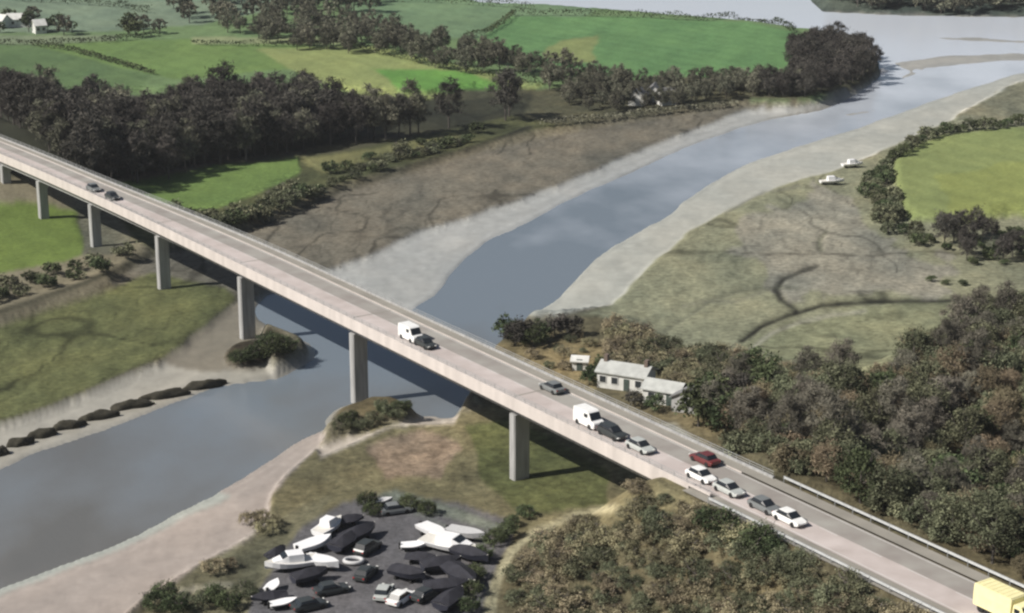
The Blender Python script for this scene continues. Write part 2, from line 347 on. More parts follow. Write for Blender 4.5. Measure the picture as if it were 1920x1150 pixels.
# terrain meshes, one per kind of ground, sharing one height field
nr, nc = X.shape
fz = np.stack([zone[:-1, :-1], zone[1:, :-1], zone[1:, 1:], zone[:-1, 1:]]).max(0)
idx = np.arange(nr * nc).reshape(nr, nc)
quads = np.stack([idx[:-1, :-1], idx[:-1, 1:], idx[1:, 1:], idx[1:, :-1]], -1)
Vall = np.stack([X.ravel(), Y.ravel(), Z.ravel()], -1); Call = C.reshape(-1, 3); Wall = wet.ravel()
for k, n in enumerate(names):
    q = quads[fz == k].reshape(-1, 4)
    if len(q) == 0: continue
    uq, inv = np.unique(q.ravel(), return_inverse=True)
    me = bpy.data.meshes.new(n); me.vertices.add(len(uq)); me.vertices.foreach_set('co', Vall[uq].ravel())
    me.loops.add(len(inv)); me.loops.foreach_set('vertex_index', inv.astype(np.int32))
    me.polygons.add(len(q)); me.polygons.foreach_set('loop_start', np.arange(0, len(inv), 4, dtype=np.int32))
    me.update(calc_edges=True); me.validate()
    ca = me.attributes.new('cover', 'FLOAT_COLOR', 'POINT'); ca.data.foreach_set('color', np.concatenate([Call[uq], np.ones((len(uq), 1))], 1).ravel())
    wa = me.attributes.new('wet', 'FLOAT', 'POINT'); wa.data.foreach_set('value', Wall[uq].astype(np.float32))
    me.materials.append(GM[n]); me.shade_smooth()
    o = bpy.data.objects.new(n, me); col.objects.link(o); tag(o, kind='structure')

# water
m, t, b = newmat('estuary water')
tc = t.nodes.new('ShaderNodeTexCoord'); mp = t.nodes.new('ShaderNodeMapping'); mp.inputs['Scale'].default_value = (.02, .012, 1); mp.inputs['Rotation'].default_value = (0, 0, R(-35))
n1 = t.nodes.new('ShaderNodeTexNoise'); n1.inputs['Scale'].default_value = 2.2; n1.inputs['Detail'].default_value = 4
cr = t.nodes.new('ShaderNodeValToRGB'); cr.color_ramp.elements[0].position = .35; cr.color_ramp.elements[1].position = .65
cr.color_ramp.elements[0].color = (.12, .12, .115, 1); cr.color_ramp.elements[1].color = (.165, .162, .152, 1)
n2 = t.nodes.new('ShaderNodeTexNoise'); n2.inputs['Scale'].default_value = 1.4; n2.inputs['Detail'].default_value = 6
bp = t.nodes.new('ShaderNodeBump'); bp.inputs['Strength'].default_value = .35; bp.inputs['Distance'].default_value = .08
t.links.new(tc.outputs['Object'], mp.inputs[0]); t.links.new(mp.outputs[0], n1.inputs['Vector']); t.links.new(n1.outputs[0], cr.inputs[0])
# sky glare painted into base colour: silvery shallow outer reach, bluer middle
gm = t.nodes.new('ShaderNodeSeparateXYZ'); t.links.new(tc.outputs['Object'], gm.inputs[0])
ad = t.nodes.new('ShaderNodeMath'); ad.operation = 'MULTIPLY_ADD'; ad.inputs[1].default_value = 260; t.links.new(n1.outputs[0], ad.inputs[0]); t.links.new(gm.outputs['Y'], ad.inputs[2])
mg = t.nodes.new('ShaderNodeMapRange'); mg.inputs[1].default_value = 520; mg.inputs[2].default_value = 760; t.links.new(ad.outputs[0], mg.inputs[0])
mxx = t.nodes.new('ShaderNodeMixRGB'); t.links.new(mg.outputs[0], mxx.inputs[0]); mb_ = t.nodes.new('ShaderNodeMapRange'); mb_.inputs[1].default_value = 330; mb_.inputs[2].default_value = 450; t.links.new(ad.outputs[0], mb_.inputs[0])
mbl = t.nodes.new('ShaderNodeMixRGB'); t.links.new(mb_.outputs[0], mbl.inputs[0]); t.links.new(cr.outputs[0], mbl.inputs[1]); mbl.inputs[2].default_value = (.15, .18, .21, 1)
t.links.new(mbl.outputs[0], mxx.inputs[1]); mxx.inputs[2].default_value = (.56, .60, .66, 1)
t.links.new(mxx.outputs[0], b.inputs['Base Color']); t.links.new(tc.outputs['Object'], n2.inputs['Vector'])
t.links.new(n2.outputs[0], bp.inputs['Height']); t.links.new(bp.outputs[0], b.inputs['Normal'])
b.inputs['Roughness'].default_value = .16; b.inputs['IOR'].default_value = 1.33; b.inputs['Specular IOR Level'].default_value = .5
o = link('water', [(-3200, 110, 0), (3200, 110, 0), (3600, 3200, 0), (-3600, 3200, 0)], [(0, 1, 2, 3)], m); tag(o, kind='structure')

# ---------------------------------------------------------------- mesh builder
class MB:
    def __init__(s): s.v = []; s.f = []
    def add(s, v, f):
        k = len(s.v); s.v += [Vector(p) for p in v]; s.f += [tuple(i + k for i in q) for q in f]; return s
    def box(s, c, d, M=None):
        v = [Vector((c[0] + a * d[0] / 2, c[1] + b * d[1] / 2, c[2] + e * d[2] / 2)) for e in (-1, 1) for b in (-1, 1) for a in (-1, 1)]
        if M: v = [M @ p for p in v]
        return s.add(v, [(0, 2, 3, 1), (4, 5, 7, 6), (0, 1, 5, 4), (2, 6, 7, 3), (0, 4, 6, 2), (1, 3, 7, 5)])
    def hexa(s, v): return s.add(v, [(0, 3, 2, 1), (4, 5, 6, 7), (0, 1, 5, 4), (1, 2, 6, 5), (2, 3, 7, 6), (3, 0, 4, 7)])
    def loft(s, rings, cap=True):
        k = len(rings[0]); f = []
        for i in range(len(rings) - 1):
            for j in range(k): f.append((i * k + j, i * k + (j + 1) % k, (i + 1) * k + (j + 1) % k, (i + 1) * k + j))
        if cap: f += [tuple(range(k - 1, -1, -1)), tuple((len(rings) - 1) * k + j for j in range(k))]
        return s.add([p for r in rings for p in r], f)
    def tube(s, a, b, r0, r1, n=6):
        a = Vector(a); b = Vector(b); d = (b - a).normalized(); u = d.orthogonal().normalized(); w_ = d.cross(u)
        return s.loft([[p + (u * math.cos(2 * math.pi * i / n) + w_ * math.sin(2 * math.pi * i / n)) * r for i in range(n)] for p, r in ((a, r0), (b, r1))])
    def cyl(s, c, ax, r, h, n=14):
        c = Vector(c); ax = Vector(ax); return s.tube(c - ax * h / 2, c + ax * h / 2, r, r, n)
    def card(s, p, n, u, w, h):
        n = Vector(n); a = n.orthogonal().normalized(); b = n.cross(a).normalized()
        c, q = math.cos(u), math.sin(u); a, b = a * c + b * q, b * c - a * q
        return s.add([p - a * w, p - b * h, p + a * w, p + b * h], [(0, 1, 2, 3)])
    def obj(s, name, m, parent=None, smooth=False): return link(name, s.v, s.f, m, parent, smooth)
def empty(name, loc=(0, 0, 0), rz=0):
    o = bpy.data.objects.new(name, None); col.objects.link(o); o.location = loc; o.rotation_euler = (0, 0, rz); o.empty_display_size = .5; return o
def dup(root, loc, rz=0, scale=1.0):
    r = root.copy(); col.objects.link(r); r.location = loc; r.rotation_euler = (0, 0, rz); r.scale = (scale, scale, scale) if not isinstance(scale, tuple) else scale
    for ch in root.children:
        c = ch.copy(); col.objects.link(c); c.parent = r
        for g in ch.children:
            d = g.copy(); col.objects.link(d); d.parent = c
    return r

# ---------------------------------------------------------------- bridge
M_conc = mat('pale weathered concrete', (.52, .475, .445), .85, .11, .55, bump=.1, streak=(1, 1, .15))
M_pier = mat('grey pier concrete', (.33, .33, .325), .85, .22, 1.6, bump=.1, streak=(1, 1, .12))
M_road = mat('bleached road surface', (.43, .375, .35), .9, .10, .25, c2=(.46, .41, .39))
M_foot = mat('footway asphalt', (.25, .235, .205), .9, .12, .3)
M_line = mat('worn road paint', (.55, .54, .52), .6, .1, 3)
M_steel = mat('galvanised rail steel', (.38, .39, .39), .5, .1, 2, metal=.3)
S0, S1 = -420.0, 38.0          # extent of the deck along the road
road_end = 140.0
bridge = empty('road_bridge', BR(-100, WD / 2, 0)); tag(bridge, 'long concrete road bridge on slender piers crossing the river diagonally', 'bridge')
def bpart(mb, name, m):
    off = bridge.location
    o = link(name, [v - off for v in mb.v], mb.f, m, bridge); return o
def beam(prof, s0, s1):       # extrude a (t,z) profile along the bridge
    return MB().loft([[BR(s, t, z) for t, z in prof] for s in np.linspace(s0, s1, 60)])
N = 60
mb = MB()
mb.loft([[BR(s, t, z) for t, z in [(0, ZE), (0, ZR + .18), (1.1, ZR + .18), (1.1, ZR - .02), (WD - 1.9, ZR - .02), (WD - 1.9, ZR + .14), (WD, ZR + .18), (WD, ZE), (WD - .5, ZE), (WD - 1.6, ZE + .35), (1.6, ZE + .35), (.5, ZE)]] for s in np.linspace(S0, S1, N)])
bpart(mb, 'deck', M_conc)
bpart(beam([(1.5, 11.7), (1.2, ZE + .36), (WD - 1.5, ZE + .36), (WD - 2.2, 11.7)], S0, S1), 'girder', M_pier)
for side, t0 in (('near', .18), ('far', WD - .18)):
    mb = MB()
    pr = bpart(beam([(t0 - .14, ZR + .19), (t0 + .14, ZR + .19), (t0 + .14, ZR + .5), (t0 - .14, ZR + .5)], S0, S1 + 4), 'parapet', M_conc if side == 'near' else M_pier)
    mb = MB()
    for s in np.arange(S0, S1 + 4, 2.5): mb.tube(BR(s, t0, ZR + .5), BR(s, t0, ZR + 1.12), .05, .04, 4)
    sg = np.linspace(S0, S1 + 4, 40)
    for z in (.8, 1.12):
        for sa, sb in zip(sg[:-1], sg[1:]): mb.tube(BR(sa, t0, ZR + z), BR(sb, t0, ZR + z), .04, .04, 4)
    ro = link('railing', [v - bridge.location for v in mb.v], mb.f, M_steel, pr)
piers_s = []
for tx in (954, 655, 446, 292, 167, 70, 2):     # where each pier's sunlit edge stands
    lo, hi = -320., 40.
    for _ in range(40):
        md = (lo + hi) / 2; p = BR(md - .7, .9, 6.); x_, y_ = Qn(p.x, p.y, p.z)
        if x_ < tx: lo = md
        else: hi = md
    piers_s.append(md)
smin = min(piers_s)
piers_s += [smin - 34 * k for k in range(1, 4)]
for s in piers_s:
    zb = min(gz(*BR(s, 1, 0).xy), gz(*BR(s, 5, 0).xy)) - 1.2
    zt = 11.69
    mb = MB(); T0, T1, hw = .9, 3.6, .7
    def ring(z, t0, t1, h, c=.18): return [BR(s - h + c, t0, z), BR(s + h - c, t0, z), BR(s + h, t0 + c, z), BR(s + h, t1 - c, z), BR(s + h - c, t1, z), BR(s - h + c, t1, z), BR(s - h, t1 - c, z), BR(s - h, t0 + c, z)]
    mb.loft([ring(zb, T0, T1, hw), ring(zt - 1.6, T0, T1, hw), ring(zt - .9, T0, T1 + 1.2, hw), ring(zt - .3, T0, T1 + 3.8, hw), ring(zt, T0, T1 + 4.2, hw)])
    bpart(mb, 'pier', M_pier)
mb = MB(); mb.hexa([BR(34, -.2, 2), BR(42, -.2, 2), BR(42, WD + .2, 2), BR(34, WD + .2, 2), BR(34, -.2, ZE - .01), BR(42, -.2, ZE - .01), BR(42, WD + .2, ZE - .01), BR(34, WD + .2, ZE - .01)])
bpart(mb, 'abutment', M_pier)
# carriageway and its paint: sheets along the whole road
def strip(name, t0, t1, z, m, s0=S0, s1=road_end, n=90, **kw):
    ss = np.linspace(s0, s1, n); v = []; f = []
    for i, s in enumerate(ss): v += [BR(s, t0, z), BR(s, t1, z)]
    for i in range(n - 1): f.append((2 * i, 2 * i + 2, 2 * i + 3, 2 * i + 1))
    o = link(name, v, f, m); tag(o, kind='structure'); return o
M_road2 = mat('older brown asphalt', (.27, .245, .225), .9, .10, .25, c2=(.29, .28, .255))
strip('road', 1.12, 5.0, ZR, M_road); strip('road', 5.0, WD - 1.92, ZR, M_road2)
for s in piers_s:
    if s < -260: continue
    mb = MB(); mb.add([BR(s - .18, 1.13, ZR + .009), BR(s + .18, 1.13, ZR + .009), BR(s + .18, WD - 1.93, ZR + .009), BR(s - .18, WD - 1.93, ZR + .009)], [(0, 1, 2, 3)]); bpart(mb, 'expansion_joint', M_foot)
strip('pavement', WD - 1.9, WD, ZR + .185, M_foot)
strip('pavement', -1.2, 1.1, ZR - .01, M_foot, s0=S1 + .2)
mb = MB(); tc_ = (1.12 + WD - 1.92) / 2
sg = np.linspace(S0, road_end, 90)
for t0 in (1.4, WD - 2.3):
    for sa, sb in zip(sg[:-1], sg[1:]): mb.add([BR(sa, t0, ZR + .006), BR(sb, t0, ZR + .006), BR(sb, t0 + .12, ZR + .006), BR(sa, t0 + .12, ZR + .006)], [(0, 1, 2, 3)])
for s in np.arange(S0, road_end, 7):
    mb.add([BR(s, tc_ - .06, ZR + .006), BR(s + 3, tc_ - .06, ZR + .006), BR(s + 3, tc_ + .06, ZR + .006), BR(s, tc_ + .06, ZR + .006)], [(0, 1, 2, 3)])
tag(mb.obj('road_marking', M_line), kind='structure')
# crash barriers on the approach
for t0, lb in ((WD + .6, 'long low grey crash barrier along the far side of the road beside the wood'), (-1.0, 'low grey crash barrier along the near side of the road above the scrub')):
    g = empty('crash_barrier', BR(80, t0, ZR)); tag(g, lb, 'barrier')
    p0 = MB().box((0, 0, 0), (.1, .1, .9)).obj('post', M_steel, g)
    for i, s in enumerate(np.arange(S1 + 5, 100, 3)):
        p_ = p0 if i == 0 else p0.copy()
        if i: col.objects.link(p_); p_.parent = g
        p_.location = BR(s, t0, ZR + .25) - g.location
    mb = MB(); prof = [(-.06, .42), (0, .5), (-.06, .58), (0, .66), (-.06, .74), (.02, .74), (.02, .42)]
    mb.loft([[BR(s, t0 + a, ZR + b) - g.location for a, b in prof] for s in (S1 + 5, road_end)])
    mb.obj('rail', M_steel, g)

# ---------------------------------------------------------------- cars
M_glass = mat('dark car glass', (.02, .024, .028), .15, .1, 2, spec=.6)
M_tyre = mat('black tyre rubber', (.02, .02, .02), .8, .1, 5)
M_lamp = mat('headlamp lens', (.7, .7, .66), .2, .05, 4)
M_red = mat('red tail lamp', (.4, .03, .03), .3, .05, 4)
def paintm(n, c): return mat(n, c, .35, .06, 1.5, spec=.5)
CAR = {'white': paintm('white car paint', (.78, .78, .76)), 'silver': paintm('silver car paint', (.42, .44, .42)), 'dark': paintm('charcoal car paint', (.04, .045, .045)),
       'red': paintm('dark red car paint', (.13, .03, .03)), 'grey': paintm('grey car paint', (.16, .17, .17)), 'yellow': paintm('yellow lorry paint', (.82, .76, .42))}
def secs(mb, data):   # data: x, half width bottom, half width top, z bottom, z top
    mb.loft([[(x, -wb, z0), (x, -wb * 1.02, (z0 * .45 + z1 * .55)), (x, -wt, z1), (x, wt, z1), (x, wb * 1.02, (z0 * .45 + z1 * .55)), (x, wb, z0)] for x, wb, wt, z0, z1 in data])
def wheels(g, xs, w_, r):
    for x in xs:
        for s in (-1, 1):
            t_ = MB().cyl((x, s * w_, r), (0, 1, 0), r, .22).obj('wheel', M_tyre, g)
def car(colr, label, L=4.4, van=False, suv=False):
    g = empty('car' if not van else 'van'); tag(g, label, 'car' if not van else 'van', 'vehicles driving on the bridge road')
    h = L / 2; W = .9
    if van:
        L = 4.6; h = L / 2; mb = MB()
        secs(mb, [(-h, .95, .9, .35, 2.25), (-h + .1, .98, .92, .3, 2.35), (h - 1.6, .98, .92, .3, 2.35), (h - 1.25, .98, .86, .3, 2.2), (h - .65, .97, .88, .3, 1.25), (h - .1, .93, .85, .3, 1.05), (h, .85, .8, .4, .9)])
        mb.obj('body', colr, g)
        MB().hexa([(h - 1.22, -.8, 2.13), (h - .68, -.84, 1.3), (h - .68, .84, 1.3), (h - 1.22, .8, 2.13), (h - 1.17, -.8, 2.16), (h - .62, -.84, 1.33), (h - .62, .84, 1.33), (h - 1.17, .8, 2.16)]).obj('windscreen', M_glass, g)
        for s in (-1, 1): MB().box((h - 1.75, s * .97, 1.75), (.75, .05, .5)).obj('side_window', M_glass, g)
        wheels(g, (-h + .95, h - .95), .9, .36)
        zl = .85
    else:
        zt = 1.62 if suv else 1.43; zb = 1.0 if suv else .88
        mb = MB()
        secs(mb, [(-h, .78, .7, .42, .8), (-h + .15, .86, .8, .3, zb), (-h + 1.0, .9, .83, .25, zb + .02), (h - 1.45, .9, .83, .25, zb), (h - .3, .87, .78, .28, zb - .18), (h, .76, .66, .38, zb - .32)])
        mb.obj('body', colr, g)
        r0 = -h + (.25 if suv else .6); r1 = h - 1.15
        mb = MB(); secs(mb, [(r0, .76, .7, zb - .02, zb + .02), (r0 + .35, .8, .66, zb - .02, zt - .05), (r1 - .75, .8, .66, zb - .02, zt - .05), (r1, .76, .72, zb - .02, zb + .02)])
        mb.obj('window', M_glass, g)
        mb = MB(); secs(mb, [(r0 + .33, .64, .58, zt - .06, zt - .03), (r0 + .6, .68, .6, zt - .06, zt), (r1 - .95, .68, .6, zt - .06, zt), (r1 - .74, .64, .58, zt - .06, zt - .03)])
        mb.obj('roof', colr, g)
        wheels(g, (-h + .82, h - .85), .82, .33)
        zl = .68
    for s in (-1, 1):
        MB().box((h - .06, s * .6, zl - .08), (.16, .3, .14)).obj('headlight', M_lamp, g)
        MB().box((-h + .02, s * .66, zl + .05), (.08, .2, .16)).obj('tail_light', M_red, g)
    return g
ang = math.atan2(ed.y, ed.x)
T_near, T_far = 2.95, 7.0
def onroad(g, pxx, pyy, lane, face):
    p = P(pxx, pyy, ZR + .7); s, t_ = bst(p.x, p.y)
    tt = T_near if lane == 'near' else T_far
    # keep the place across from the photo, the lane from the rules of the road
    g.location = BR(s, tt, ZR + .008); g.rotation_euler = (0, 0, ang if face > 0 else ang + math.pi)
vehicles = [
 (car(CAR['grey'], 'grey car driving first of two at the far left end of the bridge'), 172, 352, 'near', 1),
 (car(CAR['dark'], 'dark car driving just behind the grey one at the far left end of the bridge'), 203, 368, 'near', 1),
 (car(CAR['white'], 'white van driving mid-bridge above the river channel', van=True), 778, 628, 'near', 1),
 (car(CAR['dark'], 'dark car following close in front of the white van mid-bridge'), 806, 640, 'near', 1),
 (car(CAR['grey'], 'grey car driving alone on the far lane left of the whitish building'), 1037, 724, 'far', -1),
 (car(CAR['white'], 'tall white van driving next to a black off-roader near the whitish building', van=True), 1112, 787, 'near', 1),
 (car(CAR['dark'], 'black off-roader driving right behind a tall white van', L=4.7, suv=True), 1162, 806, 'near', 1),
 (car(CAR['silver'], 'silver car driving between the black off-roader and the queue'), 1212, 832, 'near', 1),
 (car(CAR['red'], 'dark red car driving on the far lane where the wood starts'), 1328, 856, 'far', -1),
 (car(CAR['white'], 'white car with grey windows driving opposite the dark red car'), 1320, 888, 'near', 1),
 (car(CAR['silver'], 'silver car in the near lane between two white cars'), 1375, 912, 'near', 1),
 (car(CAR['grey'], 'grey car in the near lane just ahead of the last white car'), 1437, 945, 'near', 1),
 (car(CAR['white'], 'white car with black windscreen nearest the camera on the road'), 1484, 968, 'near', 1)]
for g, a_, b_, lane, f_ in vehicles: onroad(g, a_, b_, lane, f_)
# yellow lorry at the corner
g = empty('lorry'); tag(g, 'pale yellow lorry with boxy body at the bottom right corner of the road', 'lorry')
mb = MB(); secs(mb, [(-3.6, 1.15, 1.1, .7, 2.9), (-3.45, 1.2, 1.15, .65, 3.05), (1.3, 1.2, 1.15, .65, 3.05), (1.42, 1.15, 1.1, .7, 2.95)]); mb.obj('cargo_box', CAR['yellow'], g)
mb = MB(); secs(mb, [(1.6, 1.1, 1.0, .5, 2.45), (1.75, 1.12, 1.05, .45, 2.6), (2.6, 1.12, 1.0, .45, 2.55), (3.2, 1.1, .98, .45, 1.6), (3.5, 1.05, .95, .5, 1.3)]); mb.obj('cab', CAR['yellow'], g)
MB().hexa([(2.64, -.9, 2.45), (3.19, -.92, 1.68), (3.19, .92, 1.68), (2.64, .9, 2.45), (2.7, -.9, 2.48), (3.25, -.92, 1.7), (3.25, .92, 1.7), (2.7, .9, 2.48)]).obj('windscreen', M_glass, g)
for s in (-1, 1): MB().box((2.15, s * 1.1, 1.95), (.7, .06, .5)).obj('side_window', M_glass, g)
MB().box((0, 0, .6), (6.6, .9, .2)).obj('chassis', M_tyre, g)
M_rust = mat('orange brown door paint', (.42, .25, .12), .6, .2, 2)
for s in (-1, 1): MB().box((-3.63, s * .53, 1.8), (.06, 1.0, 2.0)).obj('rear_door', M_rust, g)
mb = MB()
for x in np.arange(-3.2, 1.3, .64): mb.box((x, 0, 3.06), (.06, 2.24, .05))
mb.obj('roof_ribs', CAR['yellow'], g)
wheels(g, (-2.6, -1.6, 2.6), 1.02, .45)
for s in (-1, 1): MB().box((3.48, s * .75, .8), (.12, .32, .18)).obj('headlight', M_lamp, g)
onroad(g, 1908, 1142, 'near', 1); s_, _t = bst(g.location.x, g.location.y); g.location = BR(s_, 4.3, ZR + .008)

# ---------------------------------------------------------------- buildings
M_white = mat('weathered white render', (.58, .58, .55), .85, .14, .8)
M_rend2 = mat('pale tin roof', (.40, .41, .39), .7, .15, .8)
M_slate = mat('brown slate roof', (.13, .112, .105), .8, .25, 1.5, bump=.3)
M_slate2 = mat('grey slate roof', (.17, .17, .17), .8, .25, 1.5, bump=.3)
M_frame = mat('window frame paint', (.6, .6, .58), .5, .05, 2)
M_door = mat('dark green door paint', (.06, .08, .07), .5, .1, 2)
M_pane = mat('dark window pane', (.03, .035, .04), .15, .1, 2, spec=.6)
M_brick = mat('dull brick', (.15, .115, .095), .9, .2, 3)
def house(label, L=11, D=6.5, hw=3.0, hr=2.6, roof=M_slate, wins=3, wall=M_white, chim=True, cat='house', name='house', door=True):
    g = empty(name); tag(g, label, cat)
    MB().add([(-L/2, -D/2, -1.2), (L/2, -D/2, -1.2), (L/2, D/2, -1.2), (-L/2, D/2, -1.2), (-L/2, -D/2, hw), (L/2, -D/2, hw), (L/2, D/2, hw), (-L/2, D/2, hw), (-L/2, 0, hw + hr - .05), (L/2, 0, hw + hr - .05)],
             [(0, 1, 5, 4), (2, 3, 7, 6), (1, 2, 6, 9, 5), (3, 0, 4, 8, 7), (0, 3, 2, 1)]).obj('wall', wall, g)
    e = .35; sl_ = hr / (D / 2)
    v = []
    for x in (-L/2 - e, L/2 + e):
        v += [(x, -D/2 - e, hw - e * sl_), (x, 0, hw + hr), (x, D/2 + e, hw - e * sl_), (x, D/2 + e, hw - e * sl_ + .18), (x, 0, hw + hr + .2), (x, -D/2 - e, hw - e * sl_ + .18)]
    r = MB().add(v, [(0, 6, 7, 1), (1, 7, 8, 2), (2, 8, 9, 3), (3, 9, 10, 4), (4, 10, 11, 5), (5, 11, 6, 0), (0, 1, 4, 5), (1, 2, 3, 4), (6, 11, 10, 7), (7, 10, 9, 8)]).obj('roof', roof, g)
    if chim:
        for x in (-L/2 + .6, L/2 - .6): MB().box((x, 0, hw + hr + .45), (.6, .9, 1.3)).obj('chimney', M_brick, r)
    for i in range(wins):
        x = -L/2 + L * (i + .5) / wins
        if door and i == wins // 2:
            MB().box((x, -D/2 - .03, 1.0), (.95, .1, 2.0)).obj('door', M_door, g)
            continue
        for sd in (-1, 1):
            f = MB().box((x, sd * (D/2 + .03), hw * .55), (1.25, .1, 1.25)).obj('window', M_frame, g)
            MB().box((x, sd * (D/2 + .085), hw * .55), (1.05, .03, 1.05)).obj('pane', M_pane, f)
    return g
def put(g, x, y, rz, dz=0):
    p = G(x, y, dz); g.location = p; g.rotation_euler = (0, 0, rz); return g
# riverside cottage group
h1 = house('long low whitish building with pale roof beyond the bridge', 8.2, 4.8, 2.7, 1.1, roof=M_rend2, wins=4); put(h1, 1174, 724, R(-26))
h2 = house('low white outbuilding with pale grey roof beside the long whitish building', 6.0, 4.0, 2.3, 1.0, roof=M_rend2, wins=2, chim=False, cat='outbuilding', name='outbuilding'); put(h2, 1247, 752, R(-28))
h3 = house('grey roofed shed right of the white outbuilding under the trees', 3.6, 4.4, 2.3, 1.2, roof=M_slate2, wins=1, chim=False, cat='shed', name='shed', wall=M_pier); put(h3, 1292, 768, R(60))
h4 = house('tiny white hut left of the long whitish building among bushes', 2.4, 2.0, 1.7, .5, roof=M_white, wins=1, chim=False, cat='hut', name='hut', wall=M_white); put(h4, 1088, 692, R(-10))
far = [((36, 50), 8, 'white farmhouse between dark trees in the top left fields', M_white, R(10)), ((4, 52), 5, 'small white barn at the left edge beside the white farmhouse', M_white, R(-30)),
       ((74, 62), 4, 'small pale cottage right of the white farmhouse', M_white, R(30)),
       ((1196, 196), 5, 'white gabled house leftmost of those on the far shore', M_slate2, R(70)), ((1226, 188), 6, 'tall white house at the middle of the shore group', M_slate2, R(80)),
       ((1250, 196), 5, 'grey roofed house rightmost of those on the far shore', M_slate2, R(20))]
for (fx, fy), L_, lb, rf, rz in far:
    g = house(lb, L_, 4.5, 3.0, 1.8, roof=rf, wins=2, chim=False, door=False); put(g, fx, fy, rz)

# ---------------------------------------------------------------- boats and yard
M_hull = mat('white boat gelcoat', (.80, .80, .80), .3, .04, 1.5, spec=.5)
M_hulld = mat('dark navy hull paint', (.03, .032, .045), .4, .1, 1.5)
M_tarp = mat('dark boat cover cloth', (.025, .025, .032), .8, .25, 1.5)
M_deckw = mat('pale boat deck', (.62, .60, .55), .7, .08, 2)
M_sole = mat('grey boat floor', (.22, .22, .22), .8, .2, 3)
M_rub = mat('grey inflatable rubber', (.5, .5, .5), .5, .08, 3)
def boat(label, L=7, Wd=2.4, h=1.3, hull=M_hull, cabin=True, cover=False, deck=M_deckw):
    g = empty('boat'); tag(g, label, 'boat', 'boats laid up in the riverside yard')
    rings = []; top = []
    for i in range(9):
        f = i / 8; x = -L/2 + L * f; k = (1 - max(0, (f - .45) / .55) ** 2.0); wt = max(.03, Wd/2 * k * (.88 + .12 * min(1, f * 3))); zt = h + .35 * f * f; zb = .35 + .75 * max(0, f - .75) * 4 * .4
        rings.append([(x, -wt, zt), (x, -wt * .82, zb + .35), (x, 0, zb), (x, wt * .82, zb + .35), (x, wt, zt)]); top.append((x, wt, zt))
    MB().loft(rings).obj('hull', hull, g)
    v = []; f_ = []
    for i, (x, wt, zt) in enumerate(top): v += [(x, -wt * .86, zt + .02), (x, wt * .86, zt + .02)]
    for i in range(8): f_.append((2 * i, 2 * i + 2, 2 * i + 3, 2 * i + 1))
    if not cabin and not cover:
        v = [(x * .93, y * .8, h * .62) if False else (x, y, z - .32) for x, y, z in v]
        MB().add(v, f_).obj('boat_deck', M_sole, g)
        for x, k in ((-L*.28, .40), (0, .42), (L*.22, .34)): MB().box((x, 0, h - .08), (.3, Wd * k * 1.9, .06)).obj('thwart', deck, g)
        MB().box((-L/2 - .12, 0, h * .8), (.26, .3, .8)).obj('outboard_motor', M_tyre, g)
    else: MB().add(v, f_).obj('boat_deck', deck, g)
    if cabin:
        mb = MB(); mb.loft([[(x, -w2, h + .03), (x, -w2 * .85, z), (x, w2 * .85, z), (x, w2, h + .03)] for x, w2, z in ((-L*.2, Wd*.36, h + 1.0), (L*.08, Wd*.36, h + 1.05), (L*.2, Wd*.3, h + .6), (L*.34, Wd*.2, h + .4))])
        c_ = mb.obj('cabin', M_hull, g)
        MB().hexa([(L*.09, -Wd*.29, h + 1.0), (L*.19, -Wd*.26, h + .66), (L*.19, Wd*.26, h + .66), (L*.09, Wd*.29, h + 1.0), (L*.1, -Wd*.29, h + 1.05), (L*.2, -Wd*.26, h + .71), (L*.2, Wd*.26, h + .71), (L*.1, Wd*.29, h + 1.05)]).obj('windscreen', M_glass, c_)
    if cover:
        mb = MB(); mb.loft([[(x, -w2, z0), (x, 0, z1), (x, w2, z0)] for x, w2, z0, z1 in ((-L*.5, Wd*.48, h + .03, h + .35), (-L*.1, Wd*.5, h + .1, h + .8), (L*.2, Wd*.42, h + .12, h + .75), (L*.46, Wd*.1, h + .35, h + .45))]); mb.obj('cover', M_tarp, g)
    for x in (-L*.3, L*.15): MB().box((x, 0, .18), (.3, 1.6 if L > 4 else .9, .36)).obj('cradle', M_tyre, g)
    return g
